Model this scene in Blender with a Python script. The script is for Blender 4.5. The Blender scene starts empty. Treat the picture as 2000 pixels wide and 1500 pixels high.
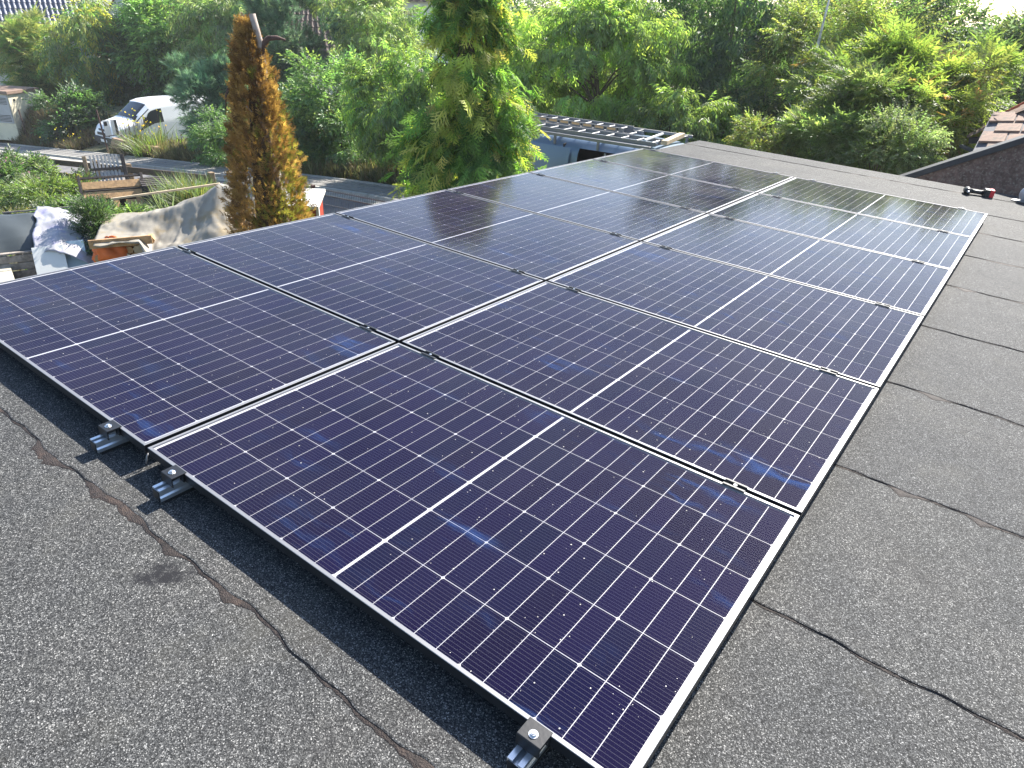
import bpy, math, random
import numpy as np
from mathutils import Matrix, Vector, noise
R = math.radians
sc = bpy.context.scene
COL = sc.collection
rng = np.random.default_rng(7)
random.seed(7)

# ------------------------------------------------------------------ camera, sky, sun, exposure
cam = bpy.data.cameras.new('camera')
cam.sensor_width = 36.0
cam.lens = 24.475
cam.clip_start = 0.05
cam.clip_end = 3000
camo = bpy.data.objects.new('camera', cam)
COL.objects.link(camo)
camo.matrix_world = Matrix(((0.7995265, -0.3117498, 0.5133901, 2.032),
                            (0.5997828, 0.3689960, -0.7100017, -0.814),
                            (0.0319040, 0.8755878, 0.4820043, 1.301),
                            (0, 0, 0, 1)))
sc.camera = camo

HAZE = 0.0006
SUN_EL, SUN_AZ = 39.3, 1.5          # azimuth clockwise from +Y
w = bpy.data.worlds.new('World')
sc.world = w
w.use_nodes = True
nt = w.node_tree
bg = nt.nodes['Background']
sky = nt.nodes.new('ShaderNodeTexSky')
sky.sky_type = 'NISHITA'
sky.sun_disc = False
sky.sun_elevation = R(SUN_EL)
sky.sun_rotation = R(SUN_AZ)
sky.dust_density = 0.6
sky.air_density = 1.0
sky.ozone_density = 1.0
bg.inputs[1].default_value = 0.10
nt.links.new(sky.outputs[0], bg.inputs[0])
sl = bpy.data.lights.new('sun', 'SUN')
sl.energy = 5.0
sl.angle = R(0.55)
sl.color = (1.0, 0.945, 0.86)
so = bpy.data.objects.new('sun', sl)
COL.objects.link(so)
sd = Vector((math.sin(R(SUN_AZ)) * math.cos(R(SUN_EL)), math.cos(R(SUN_AZ)) * math.cos(R(SUN_EL)), math.sin(R(SUN_EL))))
so.rotation_euler = sd.to_track_quat('Z', 'Y').to_euler()
sc.view_settings.view_transform = 'Standard'
sc.view_settings.look = 'None'
sc.view_settings.exposure = 1.6
sc.view_settings.gamma = 1.0
sc.view_settings.use_curve_mapping = False
sc.cycles.max_bounces = 8
sc.cycles.transparent_max_bounces = 16
sc.cycles.use_denoising = True

# the roof is pitched by 2.5 degrees: roof coordinates -> world
MROOF = Matrix(((0.99954087, -0.00047013, 0.03029563, 0), (-0.00047013, 0.99951861, 0.03102138, 0),
                (-0.03029563, -0.03102138, 0.99905948, 0), (0, 0, 0, 1)))


def gz(x):
    """height of the natural ground: level round the garage, falling towards -x, level again far off"""
    x = np.asarray(x, float)
    t = -(x + 9.0)
    sp = 2.0 * np.log1p(np.exp(np.clip(t / 2.0, -30, 30)))
    sp = np.where(t > 50, t, sp)
    return -2.75 - 0.106 * np.minimum(sp, 38)


def yverge(x):
    return 11.75 + 0.07 * (-np.asarray(x, float) - 10)


# ------------------------------------------------------------------ helpers
class MB:
    """collects vertices and faces of one mesh object"""

    def __init__(s):
        s.v, s.f, s.m, s.c = [], [], [], 0

    def add(s, verts, faces, mi=0):
        b = s.c
        s.v.extend(tuple(map(float, p)) for p in verts)
        s.f.extend(tuple(i + b for i in f) for f in faces)
        s.m.extend([mi] * len(faces))
        s.c += len(verts)

    def box(s, c, d, rot=None, mi=0, taper=1.0):
        hx, hy, hz = d[0] / 2, d[1] / 2, d[2] / 2
        pts = [Vector((x * (taper if z > 0 else 1), y * (taper if z > 0 else 1), z)) for z in (-hz, hz) for x, y in ((-hx, -hy), (hx, -hy), (hx, hy), (-hx, hy))]
        if rot is not None:
            pts = [rot @ p for p in pts]
        s.add([p + Vector(c) for p in pts], [(3, 2, 1, 0), (4, 5, 6, 7), (0, 1, 5, 4), (1, 2, 6, 5), (2, 3, 7, 6), (3, 0, 4, 7)], mi)
        return s

    def bar(s, a, b, wd, ht, mi=0, up=(0, 0, 1)):
        a, b = Vector(a), Vector(b)
        y = (b - a).normalized()
        x = y.cross(Vector(up)).normalized()
        z = x.cross(y)
        rot = Matrix((x, y, z)).transposed()
        return s.box((a + b) / 2, (wd, (b - a).length, ht), rot, mi)

    def tube(s, pts, rad, n=8, mi=0, cap=True):
        pts = [Vector(p) for p in pts]
        if not hasattr(rad, '__len__'):
            rad = [rad] * len(pts)
        vs, fs = [], []
        prev = None
        for i, p in enumerate(pts):
            t = (pts[min(i + 1, len(pts) - 1)] - pts[max(i - 1, 0)]).normalized()
            if prev is None:
                x = t.orthogonal().normalized()
            else:
                x = (prev - t * prev.dot(t)).normalized()
            prev = x
            y = t.cross(x)
            for k in range(n):
                a = 2 * math.pi * k / n
                vs.append(p + (x * math.cos(a) + y * math.sin(a)) * rad[i])
        for i in range(len(pts) - 1):
            for k in range(n):
                fs.append((i * n + k, i * n + (k + 1) % n, (i + 1) * n + (k + 1) % n, (i + 1) * n + k))
        if cap:
            fs.append(tuple(range(n - 1, -1, -1)))
            fs.append(tuple((len(pts) - 1) * n + k for k in range(n)))
        s.add(vs, fs, mi)
        return s

    def prism(s, poly, z0, z1, mi=0):
        n = len(poly)
        vs = [(p[0], p[1], z0) for p in poly] + [(p[0], p[1], z1) for p in poly]
        fs = [tuple(range(n - 1, -1, -1)), tuple(range(n, 2 * n))] + [(i, (i + 1) % n, n + (i + 1) % n, n + i) for i in range(n)]
        s.add(vs, fs, mi)
        return s

    def extrude(s, poly, axis_a, axis_b, axis_l, org, length, mi=0):
        A, B, L, O = Vector(axis_a), Vector(axis_b), Vector(axis_l), Vector(org)
        n = len(poly)
        vs = [O + A * p[0] + B * p[1] for p in poly] + [O + A * p[0] + B * p[1] + L * length for p in poly]
        fs = [tuple(range(n - 1, -1, -1)), tuple(range(n, 2 * n))] + [(i, (i + 1) % n, n + (i + 1) % n, n + i) for i in range(n)]
        s.add(vs, fs, mi)
        return s

    def grid(s, fn, nu, nv, mi=0, skip=None):
        vs = [fn(i / nu, j / nv) for i in range(nu + 1) for j in range(nv + 1)]
        fs = []
        for i in range(nu):
            for j in range(nv):
                if skip and skip((i + .5) / nu, (j + .5) / nv):
                    continue
                a = i * (nv + 1) + j
                fs.append((a, a + nv + 1, a + nv + 2, a + 1))
        s.add(vs, fs, mi)
        return s

    def mesh(s, name, mats, smooth=False):
        me = bpy.data.meshes.new(name)
        me.from_pydata(s.v, [], s.f)
        for m in (mats if isinstance(mats, (list, tuple)) else [mats]):
            me.materials.append(m)
        me.polygons.foreach_set('material_index', s.m)
        if smooth:
            me.polygons.foreach_set('use_smooth', [True] * len(s.f))
        me.update()
        return me

    def build(s, name, mats, parent=None, smooth=False, bevel=0, loc=None):
        o = obj(name, s.mesh(name, mats, smooth), parent)
        if loc is not None:
            o.location = loc
        if bevel:
            b = o.modifiers.new('bevel', 'BEVEL')
            b.width = bevel
            b.segments = 2
            b.limit_method = 'ANGLE'
            b.angle_limit = R(40)
        return o


def obj(name, data, parent=None):
    o = bpy.data.objects.new(name, data)
    COL.objects.link(o)
    if parent is not None:
        o.parent = parent
    return o


def tag(o, label=None, cat=None, group=None, kind=None):
    if label: o['label'] = label
    if cat: o['category'] = cat
    if group: o['group'] = group
    if kind: o['kind'] = kind
    return o


def thing(name, label, cat, loc=(0, 0, 0), rz=0.0, group=None, roof=False):
    o = obj(name, None)
    o.empty_display_size = 0.1
    m = Matrix.Translation(Vector(loc)) @ Matrix.Rotation(rz, 4, 'Z')
    o.matrix_world = (MROOF @ m) if roof else m
    return tag(o, label, cat, group)


def copy_tree(o, parent=None):
    c = o.copy()
    COL.objects.link(c)
    if parent is not None:
        c.parent = parent
    for ch in o.children:
        copy_tree(ch, c)
    return c


# ------------------------------------------------------------------ materials
class NT:
    def __init__(s, name):
        s.mat = bpy.data.materials.new(name)
        s.mat.use_nodes = True
        s.t = s.mat.node_tree
        s.b = s.t.nodes['Principled BSDF']
        s.out = s.t.nodes['Material Output']

    def n(s, typ, **kw):
        nd = s.t.nodes.new(typ)
        for k, v in kw.items():
            if k.startswith('i_'):
                key = k[2:]
                nd.inputs[int(key) if key.isdigit() else key].default_value = v
            else:
                setattr(nd, k, v)
        return nd

    def l(s, a, b):
        s.t.links.new(a, b)

    def math(s, op, a, b=None, clamp=False):
        nd = s.n('ShaderNodeMath', operation=op, use_clamp=clamp)
        for i, v in enumerate((a, b)):
            if v is None: continue
            if hasattr(v, 'links'): s.l(v, nd.inputs[i])
            else: nd.inputs[i].default_value = v
        return nd.outputs[0]

    def mix(s, f, a, b):
        nd = s.n('ShaderNodeMix', data_type='RGBA')
        for v, i in ((f, 0), (a, 6), (b, 7)):
            if hasattr(v, 'links'): s.l(v, nd.inputs[i])
            else: nd.inputs[i].default_value = v if not isinstance(v, tuple) or len(v) == 4 else (*v, 1)
        return nd.outputs[2]

    def coord(s, kind='Object'):
        return s.n('ShaderNodeTexCoord').outputs[kind]

    def noise(s, vec, scale, detail=4, rough=.55):
        nd = s.n('ShaderNodeTexNoise', i_Scale=scale, i_Detail=detail, i_Roughness=rough)
        if vec is not None: s.l(vec, nd.inputs['Vector'])
        return nd.outputs['Fac']

    def ramp(s, fac, stops):
        nd = s.n('ShaderNodeValToRGB')
        el = nd.color_ramp.elements
        while len(el) < len(stops): el.new(0.5)
        for e, (p, c) in zip(el, stops):
            e.position = p
            e.color = (*c, 1) if len(c) == 3 else c
        s.l(fac, nd.inputs[0])
        return nd.outputs[0]

    def bump(s, h, strength, dist=.01):
        nd = s.n('ShaderNodeBump', i_Strength=strength, i_Distance=dist)
        s.l(h, nd.inputs['Height'])
        s.l(nd.outputs[0], s.b.inputs['Normal'])

    def set(s, **kw):
        for k, v in kw.items():
            s.b.inputs[k.replace('_', ' ')].default_value = v


def worn(name, col, var=.25, scale=8, rough=.7, metal=0, bump=.1, dirt=None, dscale=3, spec=.4):
    """a plain surface with uneven colour, a little relief and optional dirt"""
    m = NT(name)
    co = m.coord()
    f = m.noise(co, scale, 6)
    a = tuple(min(1, c * (1 - var)) for c in col)
    b = tuple(min(1, c * (1 + var)) for c in col)
    c = m.ramp(f, [(.3, a), (.7, b)])
    if dirt is not None:
        g = m.noise(co, dscale, 7, .65)
        mask = m.ramp(g, [(.5, (0, 0, 0)), (.68, (1, 1, 1))])
        c = m.mix(mask, c, dirt)
    m.l(c, m.b.inputs['Base Color'])
    m.set(Roughness=rough, Metallic=metal)
    m.b.inputs['Specular IOR Level'].default_value = spec
    if bump:
        m.bump(m.noise(co, scale * 6, 4), bump, .01)
    return m.mat


def mat_felt():
    m = NT('granulated roofing felt')
    co = m.coord()
    v = m.n('ShaderNodeTexVoronoi', i_Scale=430.0)
    m.l(co, v.inputs['Vector'])
    sep = m.n('ShaderNodeSeparateColor')
    m.l(v.outputs['Color'], sep.inputs[0])
    gran = m.ramp(sep.outputs[0], [(0.0, (.012, .0126, .0138)), (.3, (.028, .0292, .031)), (.65, (.056, .0575, .0595)), (.90, (.112, .114, .116)), (1.0, (.29, .29, .29))])
    v2 = m.n('ShaderNodeTexVoronoi', i_Scale=210.0)
    m.l(co, v2.inputs['Vector'])
    sep2 = m.n('ShaderNodeSeparateColor')
    m.l(v2.outputs['Color'], sep2.inputs[0])
    gran2 = m.ramp(sep2.outputs[1], [(0.0, (.72, .72, .72)), (.6, (1, 1, 1)), (.93, (1.12, 1.12, 1.12)), (1, (1.5, 1.5, 1.5))])
    mul = m.n('ShaderNodeMix', data_type='RGBA', blend_type='MULTIPLY', i_0=1.0)
    m.l(gran, mul.inputs[6]); m.l(gran2, mul.inputs[7])
    big = m.ramp(m.noise(co, 2.3, 7, .6), [(.3, (.82, .83, .84)), (.7, (1.12, 1.1, 1.07))])
    mul2 = m.n('ShaderNodeMix', data_type='RGBA', blend_type='MULTIPLY', i_0=1.0)
    m.l(mul.outputs[2], mul2.inputs[6]); m.l(big, mul2.inputs[7])
    mid = m.ramp(m.noise(co, 16, 6, .65), [(.3, (.86, .86, .87)), (.7, (1.12, 1.12, 1.1))])
    mul3 = m.n('ShaderNodeMix', data_type='RGBA', blend_type='MULTIPLY', i_0=1.0)
    m.l(mul2.outputs[2], mul3.inputs[6]); m.l(mid, mul3.inputs[7])
    oi = m.n('ShaderNodeObjectInfo')
    tone = m.ramp(oi.outputs['Random'], [(0, (.86, .87, .89)), (1, (1.12, 1.11, 1.08))])
    mul4 = m.n('ShaderNodeMix', data_type='RGBA', blend_type='MULTIPLY', i_0=1.0)
    m.l(mul3.outputs[2], mul4.inputs[6]); m.l(tone, mul4.inputs[7])
    st_ = m.math('MULTIPLY', m.ramp(m.noise(co, 1.1, 9, .72), [(.54, (0, 0, 0)), (.72, (1, 1, 1))]), m.ramp(m.noise(co, 5.5, 6, .7), [(.4, (0, 0, 0)), (.62, (1, 1, 1))]))
    stained = m.mix(m.math('MULTIPLY', st_, .55), mul4.outputs[2], (.022, .021, .021))
    pale = m.math('MULTIPLY', m.ramp(m.noise(co, 1.7, 8, .7), [(.56, (0, 0, 0)), (.75, (1, 1, 1))]), .30)
    mul3 = m.n('ShaderNodeMix', data_type='RGBA')
    m.l(pale, mul3.inputs[0]); m.l(stained, mul3.inputs[6]); mul3.inputs[7].default_value = (.105, .10, .082, 1)
    # a dark hand-shaped bitumen smear near the first seam
    sx = m.n('ShaderNodeSeparateXYZ')
    m.l(co, sx.inputs[0])
    w1 = m.noise(co, 24, 4, .7)
    dx = m.math('SUBTRACT', sx.outputs[0], .475)
    dy = m.math('SUBTRACT', sx.outputs[1], -.225)
    ca, sa = math.cos(R(-52)), math.sin(R(-52))
    px = m.math('ADD', m.math('MULTIPLY', dx, ca), m.math('MULTIPLY', dy, -sa))
    py = m.math('ADD', m.math('MULTIPLY', dx, sa), m.math('MULTIPLY', dy, ca))
    e = m.math('ADD', m.math('POWER', m.math('DIVIDE', px, .088), 2), m.math('POWER', m.math('DIVIDE', py, .05), 2))
    e = m.math('ADD', e, m.math('MULTIPLY', m.math('SUBTRACT', w1, .5), 4.0))
    msk = m.math('MULTIPLY', m.math('SUBTRACT', 1.0, e, True), 1.0)
    col = m.mix(msk, mul3.outputs[2], (.018, .018, .02))
    m.l(col, m.b.inputs['Base Color'])
    m.set(Roughness=.72)
    m.b.inputs['Specular IOR Level'].default_value = .11
    m.bump(v.outputs['Distance'], .32, .003)
    return m.mat


def mat_cell():
    m = NT('solar cell silicon')
    co = m.coord()
    sx = m.n('ShaderNodeSeparateXYZ')
    m.l(co, sx.inputs[0])
    fr = m.math('FRACT', m.math('ADD', m.math('MULTIPLY', sx.outputs[1], 16 / .182), 8.0))
    d = m.math('ABSOLUTE', m.math('SUBTRACT', fr, .5))
    line = m.math('LESS_THAN', d, .036)
    pad = m.math('MULTIPLY', m.math('LESS_THAN', d, .1), m.math('GREATER_THAN', m.math('ABSOLUTE', sx.outputs[0]), .0305))
    msk = m.math('MAXIMUM', line, pad)
    oi = m.n('ShaderNodeObjectInfo')
    base = m.ramp(oi.outputs['Random'], [(0, (.0042, .0032, .0165)), (.5, (.0056, .0040, .024)), (1, (.0042, .0046, .0200))])
    c = m.mix(m.math('MULTIPLY', msk, .45), base, (.13, .127, .15))
    m.l(c, m.b.inputs['Base Color'])
    m.set(Roughness=.8)
    m.b.inputs['Specular IOR Level'].default_value = 0.0
    return m.mat


def mat_glass_cover():
    """anti-reflective module glass: clear, Fresnel-reflecting, with dust specks and wiped streaks lying on it"""
    m = NT('module glass')
    m.t.nodes.remove(m.b)
    co = m.coord()
    oi = m.n('ShaderNodeObjectInfo')
    off = m.n('ShaderNodeVectorMath', operation='SCALE', i_Scale=37.0)
    cmb = m.n('ShaderNodeCombineXYZ')
    m.l(oi.outputs['Random'], cmb.inputs[0]); m.l(oi.outputs['Random'], cmb.inputs[1])
    m.l(cmb.outputs[0], off.inputs[0])
    ad = m.n('ShaderNodeVectorMath', operation='ADD')
    m.l(co, ad.inputs[0]); m.l(off.outputs[0], ad.inputs[1])
    vec = ad.outputs[0]
    tr = m.n('ShaderNodeBsdfTransparent')
    tr.inputs[0].default_value = (.97, .97, .985, 1)
    gl = m.n('ShaderNodeBsdfGlossy', distribution='BECKMANN', i_Roughness=.11)
    ge = m.n('ShaderNodeNewGeometry')
    fr = m.n('ShaderNodeFresnel')
    m.l(m.math('SUBTRACT', 1.20, m.math('MULTIPLY', ge.outputs['Backfacing'], 1.20 - 1 / 1.20)), fr.inputs[0])
    mx = m.n('ShaderNodeMixShader')
    m.l(fr.outputs[0], mx.inputs[0]); m.l(tr.outputs[0], mx.inputs[1]); m.l(gl.outputs[0], mx.inputs[2])
    # film of fine dust
    film = m.ramp(m.noise(vec, 2.2, 6, .6), [(.3, (.0008,) * 3), (.75, (.0042,) * 3)])
    lw = m.n('ShaderNodeLayerWeight', i_Blend=.5)
    film = m.math('DIVIDE', film, m.math('MAXIMUM', m.math('POWER', m.math('SUBTRACT', 1.0, lw.outputs['Facing']), 1.7), .012))
    film = m.math('MINIMUM', film, .5)
    df = m.n('ShaderNodeBsdfDiffuse')
    df.inputs[0].default_value = (.62, .60, .56, 1)
    # specks
    v = m.n('ShaderNodeTexVoronoi', i_Scale=85.0)
    m.l(vec, v.inputs['Vector'])
    sep = m.n('ShaderNodeSeparateColor')
    m.l(v.outputs['Color'], sep.inputs[0])
    clump = m.noise(vec, 3.2, 4)
    thr = m.math('SUBTRACT', 1.16, m.math('MULTIPLY', clump, .62))
    sp = m.math('MULTIPLY', m.math('GREATER_THAN', sep.outputs[0], thr), m.math('LESS_THAN', v.outputs['Distance'], m.math('ADD', .05, m.math('MULTIPLY', m.math('POWER', sep.outputs[1], 4.0), .15))))
    dust = m.math('MAXIMUM', film, m.math('MULTIPLY', sp, .75))
    m2 = m.n('ShaderNodeMixShader')
    m.l(dust, m2.inputs[0]); m.l(mx.outputs[0], m2.inputs[1]); m.l(df.outputs[0], m2.inputs[2])
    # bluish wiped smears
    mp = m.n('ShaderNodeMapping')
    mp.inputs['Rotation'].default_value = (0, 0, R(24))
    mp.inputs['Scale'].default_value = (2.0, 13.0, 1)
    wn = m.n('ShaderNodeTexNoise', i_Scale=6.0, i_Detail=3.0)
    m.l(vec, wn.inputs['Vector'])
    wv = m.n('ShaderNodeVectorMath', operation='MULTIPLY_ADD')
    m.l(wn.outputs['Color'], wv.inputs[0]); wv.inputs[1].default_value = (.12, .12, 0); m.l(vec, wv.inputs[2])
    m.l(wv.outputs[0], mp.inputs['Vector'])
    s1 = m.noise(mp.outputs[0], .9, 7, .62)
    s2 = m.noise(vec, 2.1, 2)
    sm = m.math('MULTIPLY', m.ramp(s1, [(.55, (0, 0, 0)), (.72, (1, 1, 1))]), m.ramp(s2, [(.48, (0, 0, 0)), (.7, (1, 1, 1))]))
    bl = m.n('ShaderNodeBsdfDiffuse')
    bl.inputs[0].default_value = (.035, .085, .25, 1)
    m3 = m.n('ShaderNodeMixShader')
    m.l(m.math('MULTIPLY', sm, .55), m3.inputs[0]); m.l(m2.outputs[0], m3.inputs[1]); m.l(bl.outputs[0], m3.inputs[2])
    m.l(m3.outputs[0], m.out.inputs[0])
    return m.mat


def mat_leaf(name, translucency=.58, rough=.5, gloss=.06):
    m = NT(name)
    m.t.nodes.remove(m.b)
    at = m.n('ShaderNodeAttribute', attribute_name='tint')
    df = m.n('ShaderNodeBsdfDiffuse')
    tl = m.n('ShaderNodeBsdfTranslucent')
    m.l(at.outputs['Color'], df.inputs[0])
    br = m.n('ShaderNodeMix', data_type='RGBA', blend_type='MULTIPLY', i_0=1.0)
    m.l(at.outputs['Color'], br.inputs[6])
    br.inputs[7].default_value = (1.95, 2.1, 1.25, 1)
    m.l(br.outputs[2], tl.inputs[0])
    mx = m.n('ShaderNodeMixShader', i_0=translucency)
    m.l(df.outputs[0], mx.inputs[1]); m.l(tl.outputs[0], mx.inputs[2])
    gl = m.n('ShaderNodeBsdfGlossy', i_Roughness=rough)
    m2 = m.n('ShaderNodeMixShader', i_0=gloss)
    m.l(mx.outputs[0], m2.inputs[1]); m.l(gl.outputs[0], m2.inputs[2])
    m.l(m2.outputs[0], m.out.inputs[0])
    return m.mat


def mat_ground():
    m = NT('garden soil and grass')
    co = m.coord()
    c = m.ramp(m.noise(co, .9, 8, .62), [(.32, (.045, .06, .022)), (.5, (.085, .085, .04)), (.68, (.15, .125, .075))])
    c2 = m.ramp(m.noise(co, 22, 5), [(.3, (.6, .6, .6)), (.7, (1.25, 1.25, 1.2))])
    mul = m.n('ShaderNodeMix', data_type='RGBA', blend_type='MULTIPLY', i_0=1.0)
    m.l(c, mul.inputs[6]); m.l(c2, mul.inputs[7])
    m.l(mul.outputs[2], m.b.inputs['Base Color'])
    m.set(Roughness=.95)
    m.bump(m.noise(co, 30, 5), .6, .03)
    return m.mat


def mat_pane(name='dark window glass', col=(.02, .025, .03)):
    m = NT(name)
    m.set(Base_Color=(*col, 1), Roughness=.06)
    m.b.inputs['Specular IOR Level'].default_value = .6
    return m.mat


M = dict(
    felt=mat_felt(), cell=mat_cell(), cover=mat_glass_cover(),
    bitumen=worn('bare bitumen bead', (.026, .018, .015), .5, 40, .7, 0, .6, (.055, .036, .027), 16),
    alu=worn('anodised aluminium', (.22, .22, .23), .05, 6, .45, .4, .02),
    rail=worn('raw aluminium rail', (.68, .71, .75), .06, 10, .28, .8, .03),
    steel=worn('stainless bolt', (.75, .75, .74), .05, 20, .25, .9, 0),
    back=worn('white backsheet', (.42, .42, .44), .02, 3, .5, 0, 0),
    black=worn('black anodised clamp', (.018, .019, .022), .2, 20, .42, .2, .03),
    rubber=worn('black rubber', (.015, .015, .016), .2, 30, .8, 0, .1),
    plaster=worn('garage render', (.5, .48, .44), .1, 5, .9, 0, .2),
    ground=mat_ground(),
    asphalt=worn('old asphalt', (.13, .125, .13), .16, 1.6, .9, 0, .3, (.19, .18, .17), 1.2),
    paving=worn('grey paver', (.23, .22, .205), .2, 3.5, .9, 0, .25, (.12, .115, .10), 2),
    kerb=worn('concrete kerb', (.36, .345, .31), .14, 5, .9, 0, .25, (.22, .21, .18), 4),
    roofdark=worn('slate blue roof tile', (.085, .10, .155), .2, 3, .5, 0, .1),
    roofred=worn('red roof tile', (.34, .085, .045), .2, 3, .7, 0, .1),
    roofbrown=worn('brown roof tile', (.105, .065, .05), .25, 3, .7, 0, .1),
    tile=worn('weathered concrete tile', (.23, .145, .105), .3, 9, .85, 0, .3, (.10, .085, .065), 7),
    cream=worn('cream render', (.72, .70, .62), .05, 2, .9, 0, .08),
    creamy=worn('pale yellow render', (.70, .64, .47), .06, 2, .9, 0, .08, (.45, .40, .30), 1.5),
    white=worn('white paint', (.8, .8, .79), .03, 3, .6, 0, 0),
    roughcast=worn('brown roughcast', (.125, .082, .07), .38, 16, .95, 0, .8, (.21, .18, .155), 42),
    flash=worn('black flashing felt', (.022, .024, .03), .25, 12, .6, 0, .2),
    greywall=worn('dark grey fibre board', (.10, .10, .115), .15, 6, .8, 0, .1),
    louvre=worn('grey metal door', (.40, .41, .43), .06, 4, .5, .3, .02),
    eaves=worn('brown eaves band', (.24, .165, .125), .12, 5, .8, 0, .1),
    fence=worn('weathered fence board', (.11, .075, .05), .3, 14, .85, 0, .3),
    fencepost=worn('weathered fence post', (.23, .165, .10), .35, 14, .85, 0, .3),
    greywood=worn('silvered timber', (.27, .235, .205), .28, 16, .85, 0, .3, (.14, .12, .10), 9),
    darkwood=worn('dark stained timber', (.045, .036, .032), .3, 16, .8, 0, .2),
    tanwood=worn('tan pallet timber', (.44, .27, .13), .25, 14, .8, 0, .25, (.25, .15, .08), 8),
    palewood=worn('pale cut timber', (.50, .40, .27), .2, 10, .8, 0, .2),
    slat=worn('pale slat timber', (.42, .39, .36), .2, 12, .8, 0, .2),
    tarp=worn('beige tarpaulin', (.27, .247, .205), .14, 3, .62, 0, .12, (.24, .18, .09), 2.4),
    whitetarp=worn('white tarpaulin', (.34, .335, .36), .08, 4, .5, 0, .1, (.23, .225, .36), 3),
    greysheet=worn('grey plastic sheet', (.055, .064, .066), .15, 2.5, .42, 0, .05),
    board=worn('white coated board', (.66, .66, .62), .06, 3, .6, 0, .05),
    blueboard=worn('pale blue board', (.42, .53, .58), .1, 3, .6, 0, .05),
    orange=worn('orange sheet', (.62, .13, .02), .15, 5, .6, 0, .1),
    concrete=worn('old concrete', (.40, .37, .30), .18, 6, .9, 0, .35, (.26, .25, .18), 5),
    stone=worn('sandstone', (.33, .23, .155), .3, 7, .95, 0, .5, (.20, .15, .11), 9),
    vanwhite=worn('white van paint', (.78, .79, .80), .02, 2, .25, 0, 0),
    vanblue=worn('blue grey van paint', (.14, .20, .285), .04, 2, .3, .15, 0),
    plastic=worn('black bumper plastic', (.03, .031, .034), .15, 10, .6, 0, .05),
    lamp=worn('headlamp glass', (.55, .57, .60), .2, 8, .12, .3, 0),
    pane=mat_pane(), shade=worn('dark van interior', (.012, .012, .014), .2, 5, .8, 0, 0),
    red=worn('red painted board', (.38, .055, .03), .2, 7, .6, 0, .1),
    rust=worn('rusty steel post', (.095, .055, .045), .35, 16, .8, .2, .2),
    mesh=worn('grey fence wire', (.11, .115, .125), .1, 20, .5, .5, 0),
    orangewood=worn('orange ladder rung', (.66, .40, .19), .15, 12, .6, 0, .1),
    toolred=worn('red battery', (.55, .015, .025), .05, 10, .4, 0, 0),
    toolgrey=worn('grey tool casing', (.36, .37, .39), .12, 12, .4, .4, 0),
    core=worn('brown inner foliage', (.075, .042, .018), .5, 30, .95, 0, 1.0),
    bark=worn('bark', (.10, .075, .055), .35, 12, .9, 0, .5),
    birch=worn('birch bark', (.56, .53, .47), .15, 9, .8, 0, .2, (.13, .11, .10), 7),
    deadwood=worn('grey dead wood', (.33, .27, .23), .25, 9, .85, 0, .3),
    plate=worn('number plate', (.72, .72, .70), .05, 4, .5, 0, 0),
    leaf=mat_leaf('leaf'), needle=mat_leaf('needle', .5, .55, .03), dry=mat_leaf('dry leaf', .35, .6, .03),
    petal=mat_leaf('petal', .35, .6, .02),
)

# ------------------------------------------------------------------ the ground and the street
def strip(name, y0, y1, dz, mat, x0=-70., x1=14., kind='structure', n=84, h=0):
    """a long sheet that follows the street and the slope; y0, y1 measured from the verge line"""
    mb = MB()
    xs = np.linspace(x0, x1, n + 1)
    if h:
        prof = [(y0, -.05), (y0, dz), (y1, dz), (y1, -.05)]
    else:
        prof = [(y0, dz), (y1, dz)]
    vs = [(x, yverge(x) + p[0], gz(x) + p[1]) for x in xs for p in prof]
    k = len(prof)
    fs = [(i * k + j, (i + 1) * k + j, (i + 1) * k + j + 1, i * k + j + 1) for i in range(n) for j in range(k - 1)]
    mb.add(vs, [f[::-1] for f in fs])
    return tag(mb.build(name, mat), kind=kind)


def bank(x, y):
    d = np.clip((y - yverge(x) - .15) / 1.4, 0, 1)
    d = d * d * (3 - 2 * d)
    h = .12 + 1.35 * np.clip((-x - 33.2) / 5, 0, 1)
    return d * h


xs = np.concatenate([[-600, -300, -150], np.linspace(-90, 20, 130), [40, 90, 200, 600]])
ys = np.concatenate([[-600, -200, -80, -30], np.linspace(-8, 34, 90), [50, 90, 200, 700]])
X, Y = np.meshgrid(xs, ys, indexing='ij')
Z = gz(X) + np.where(X > -90, bank(X, Y), 0) + 0.03 * np.sin(X * 1.7 + Y) * np.sin(Y * 1.3) * ((np.abs(Y - yverge(X) + 2.5) > 3.4)) * (X > -90)
gm = MB()
ny = len(ys)
gm.add(list(zip(X.ravel(), Y.ravel(), Z.ravel())), [(i * ny + j, (i + 1) * ny + j, (i + 1) * ny + j + 1, i * ny + j + 1) for i in range(len(xs) - 1) for j in range(ny - 1)])
tag(gm.build('ground', M['ground'], smooth=True), kind='structure')
strip('road', -4.3, -1.55, .03, M['asphalt'])
strip('gutter', -1.55, -1.12, .036, M['kerb'])
strip('kerb', -1.12, -1.0, .11, M['kerb'], h=1)
pave = strip('pavement', -1.0, -.12, .085, M['paving'])
strip('path_edging', -.12, 0.0, .13, M['kerb'], h=1)
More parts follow.
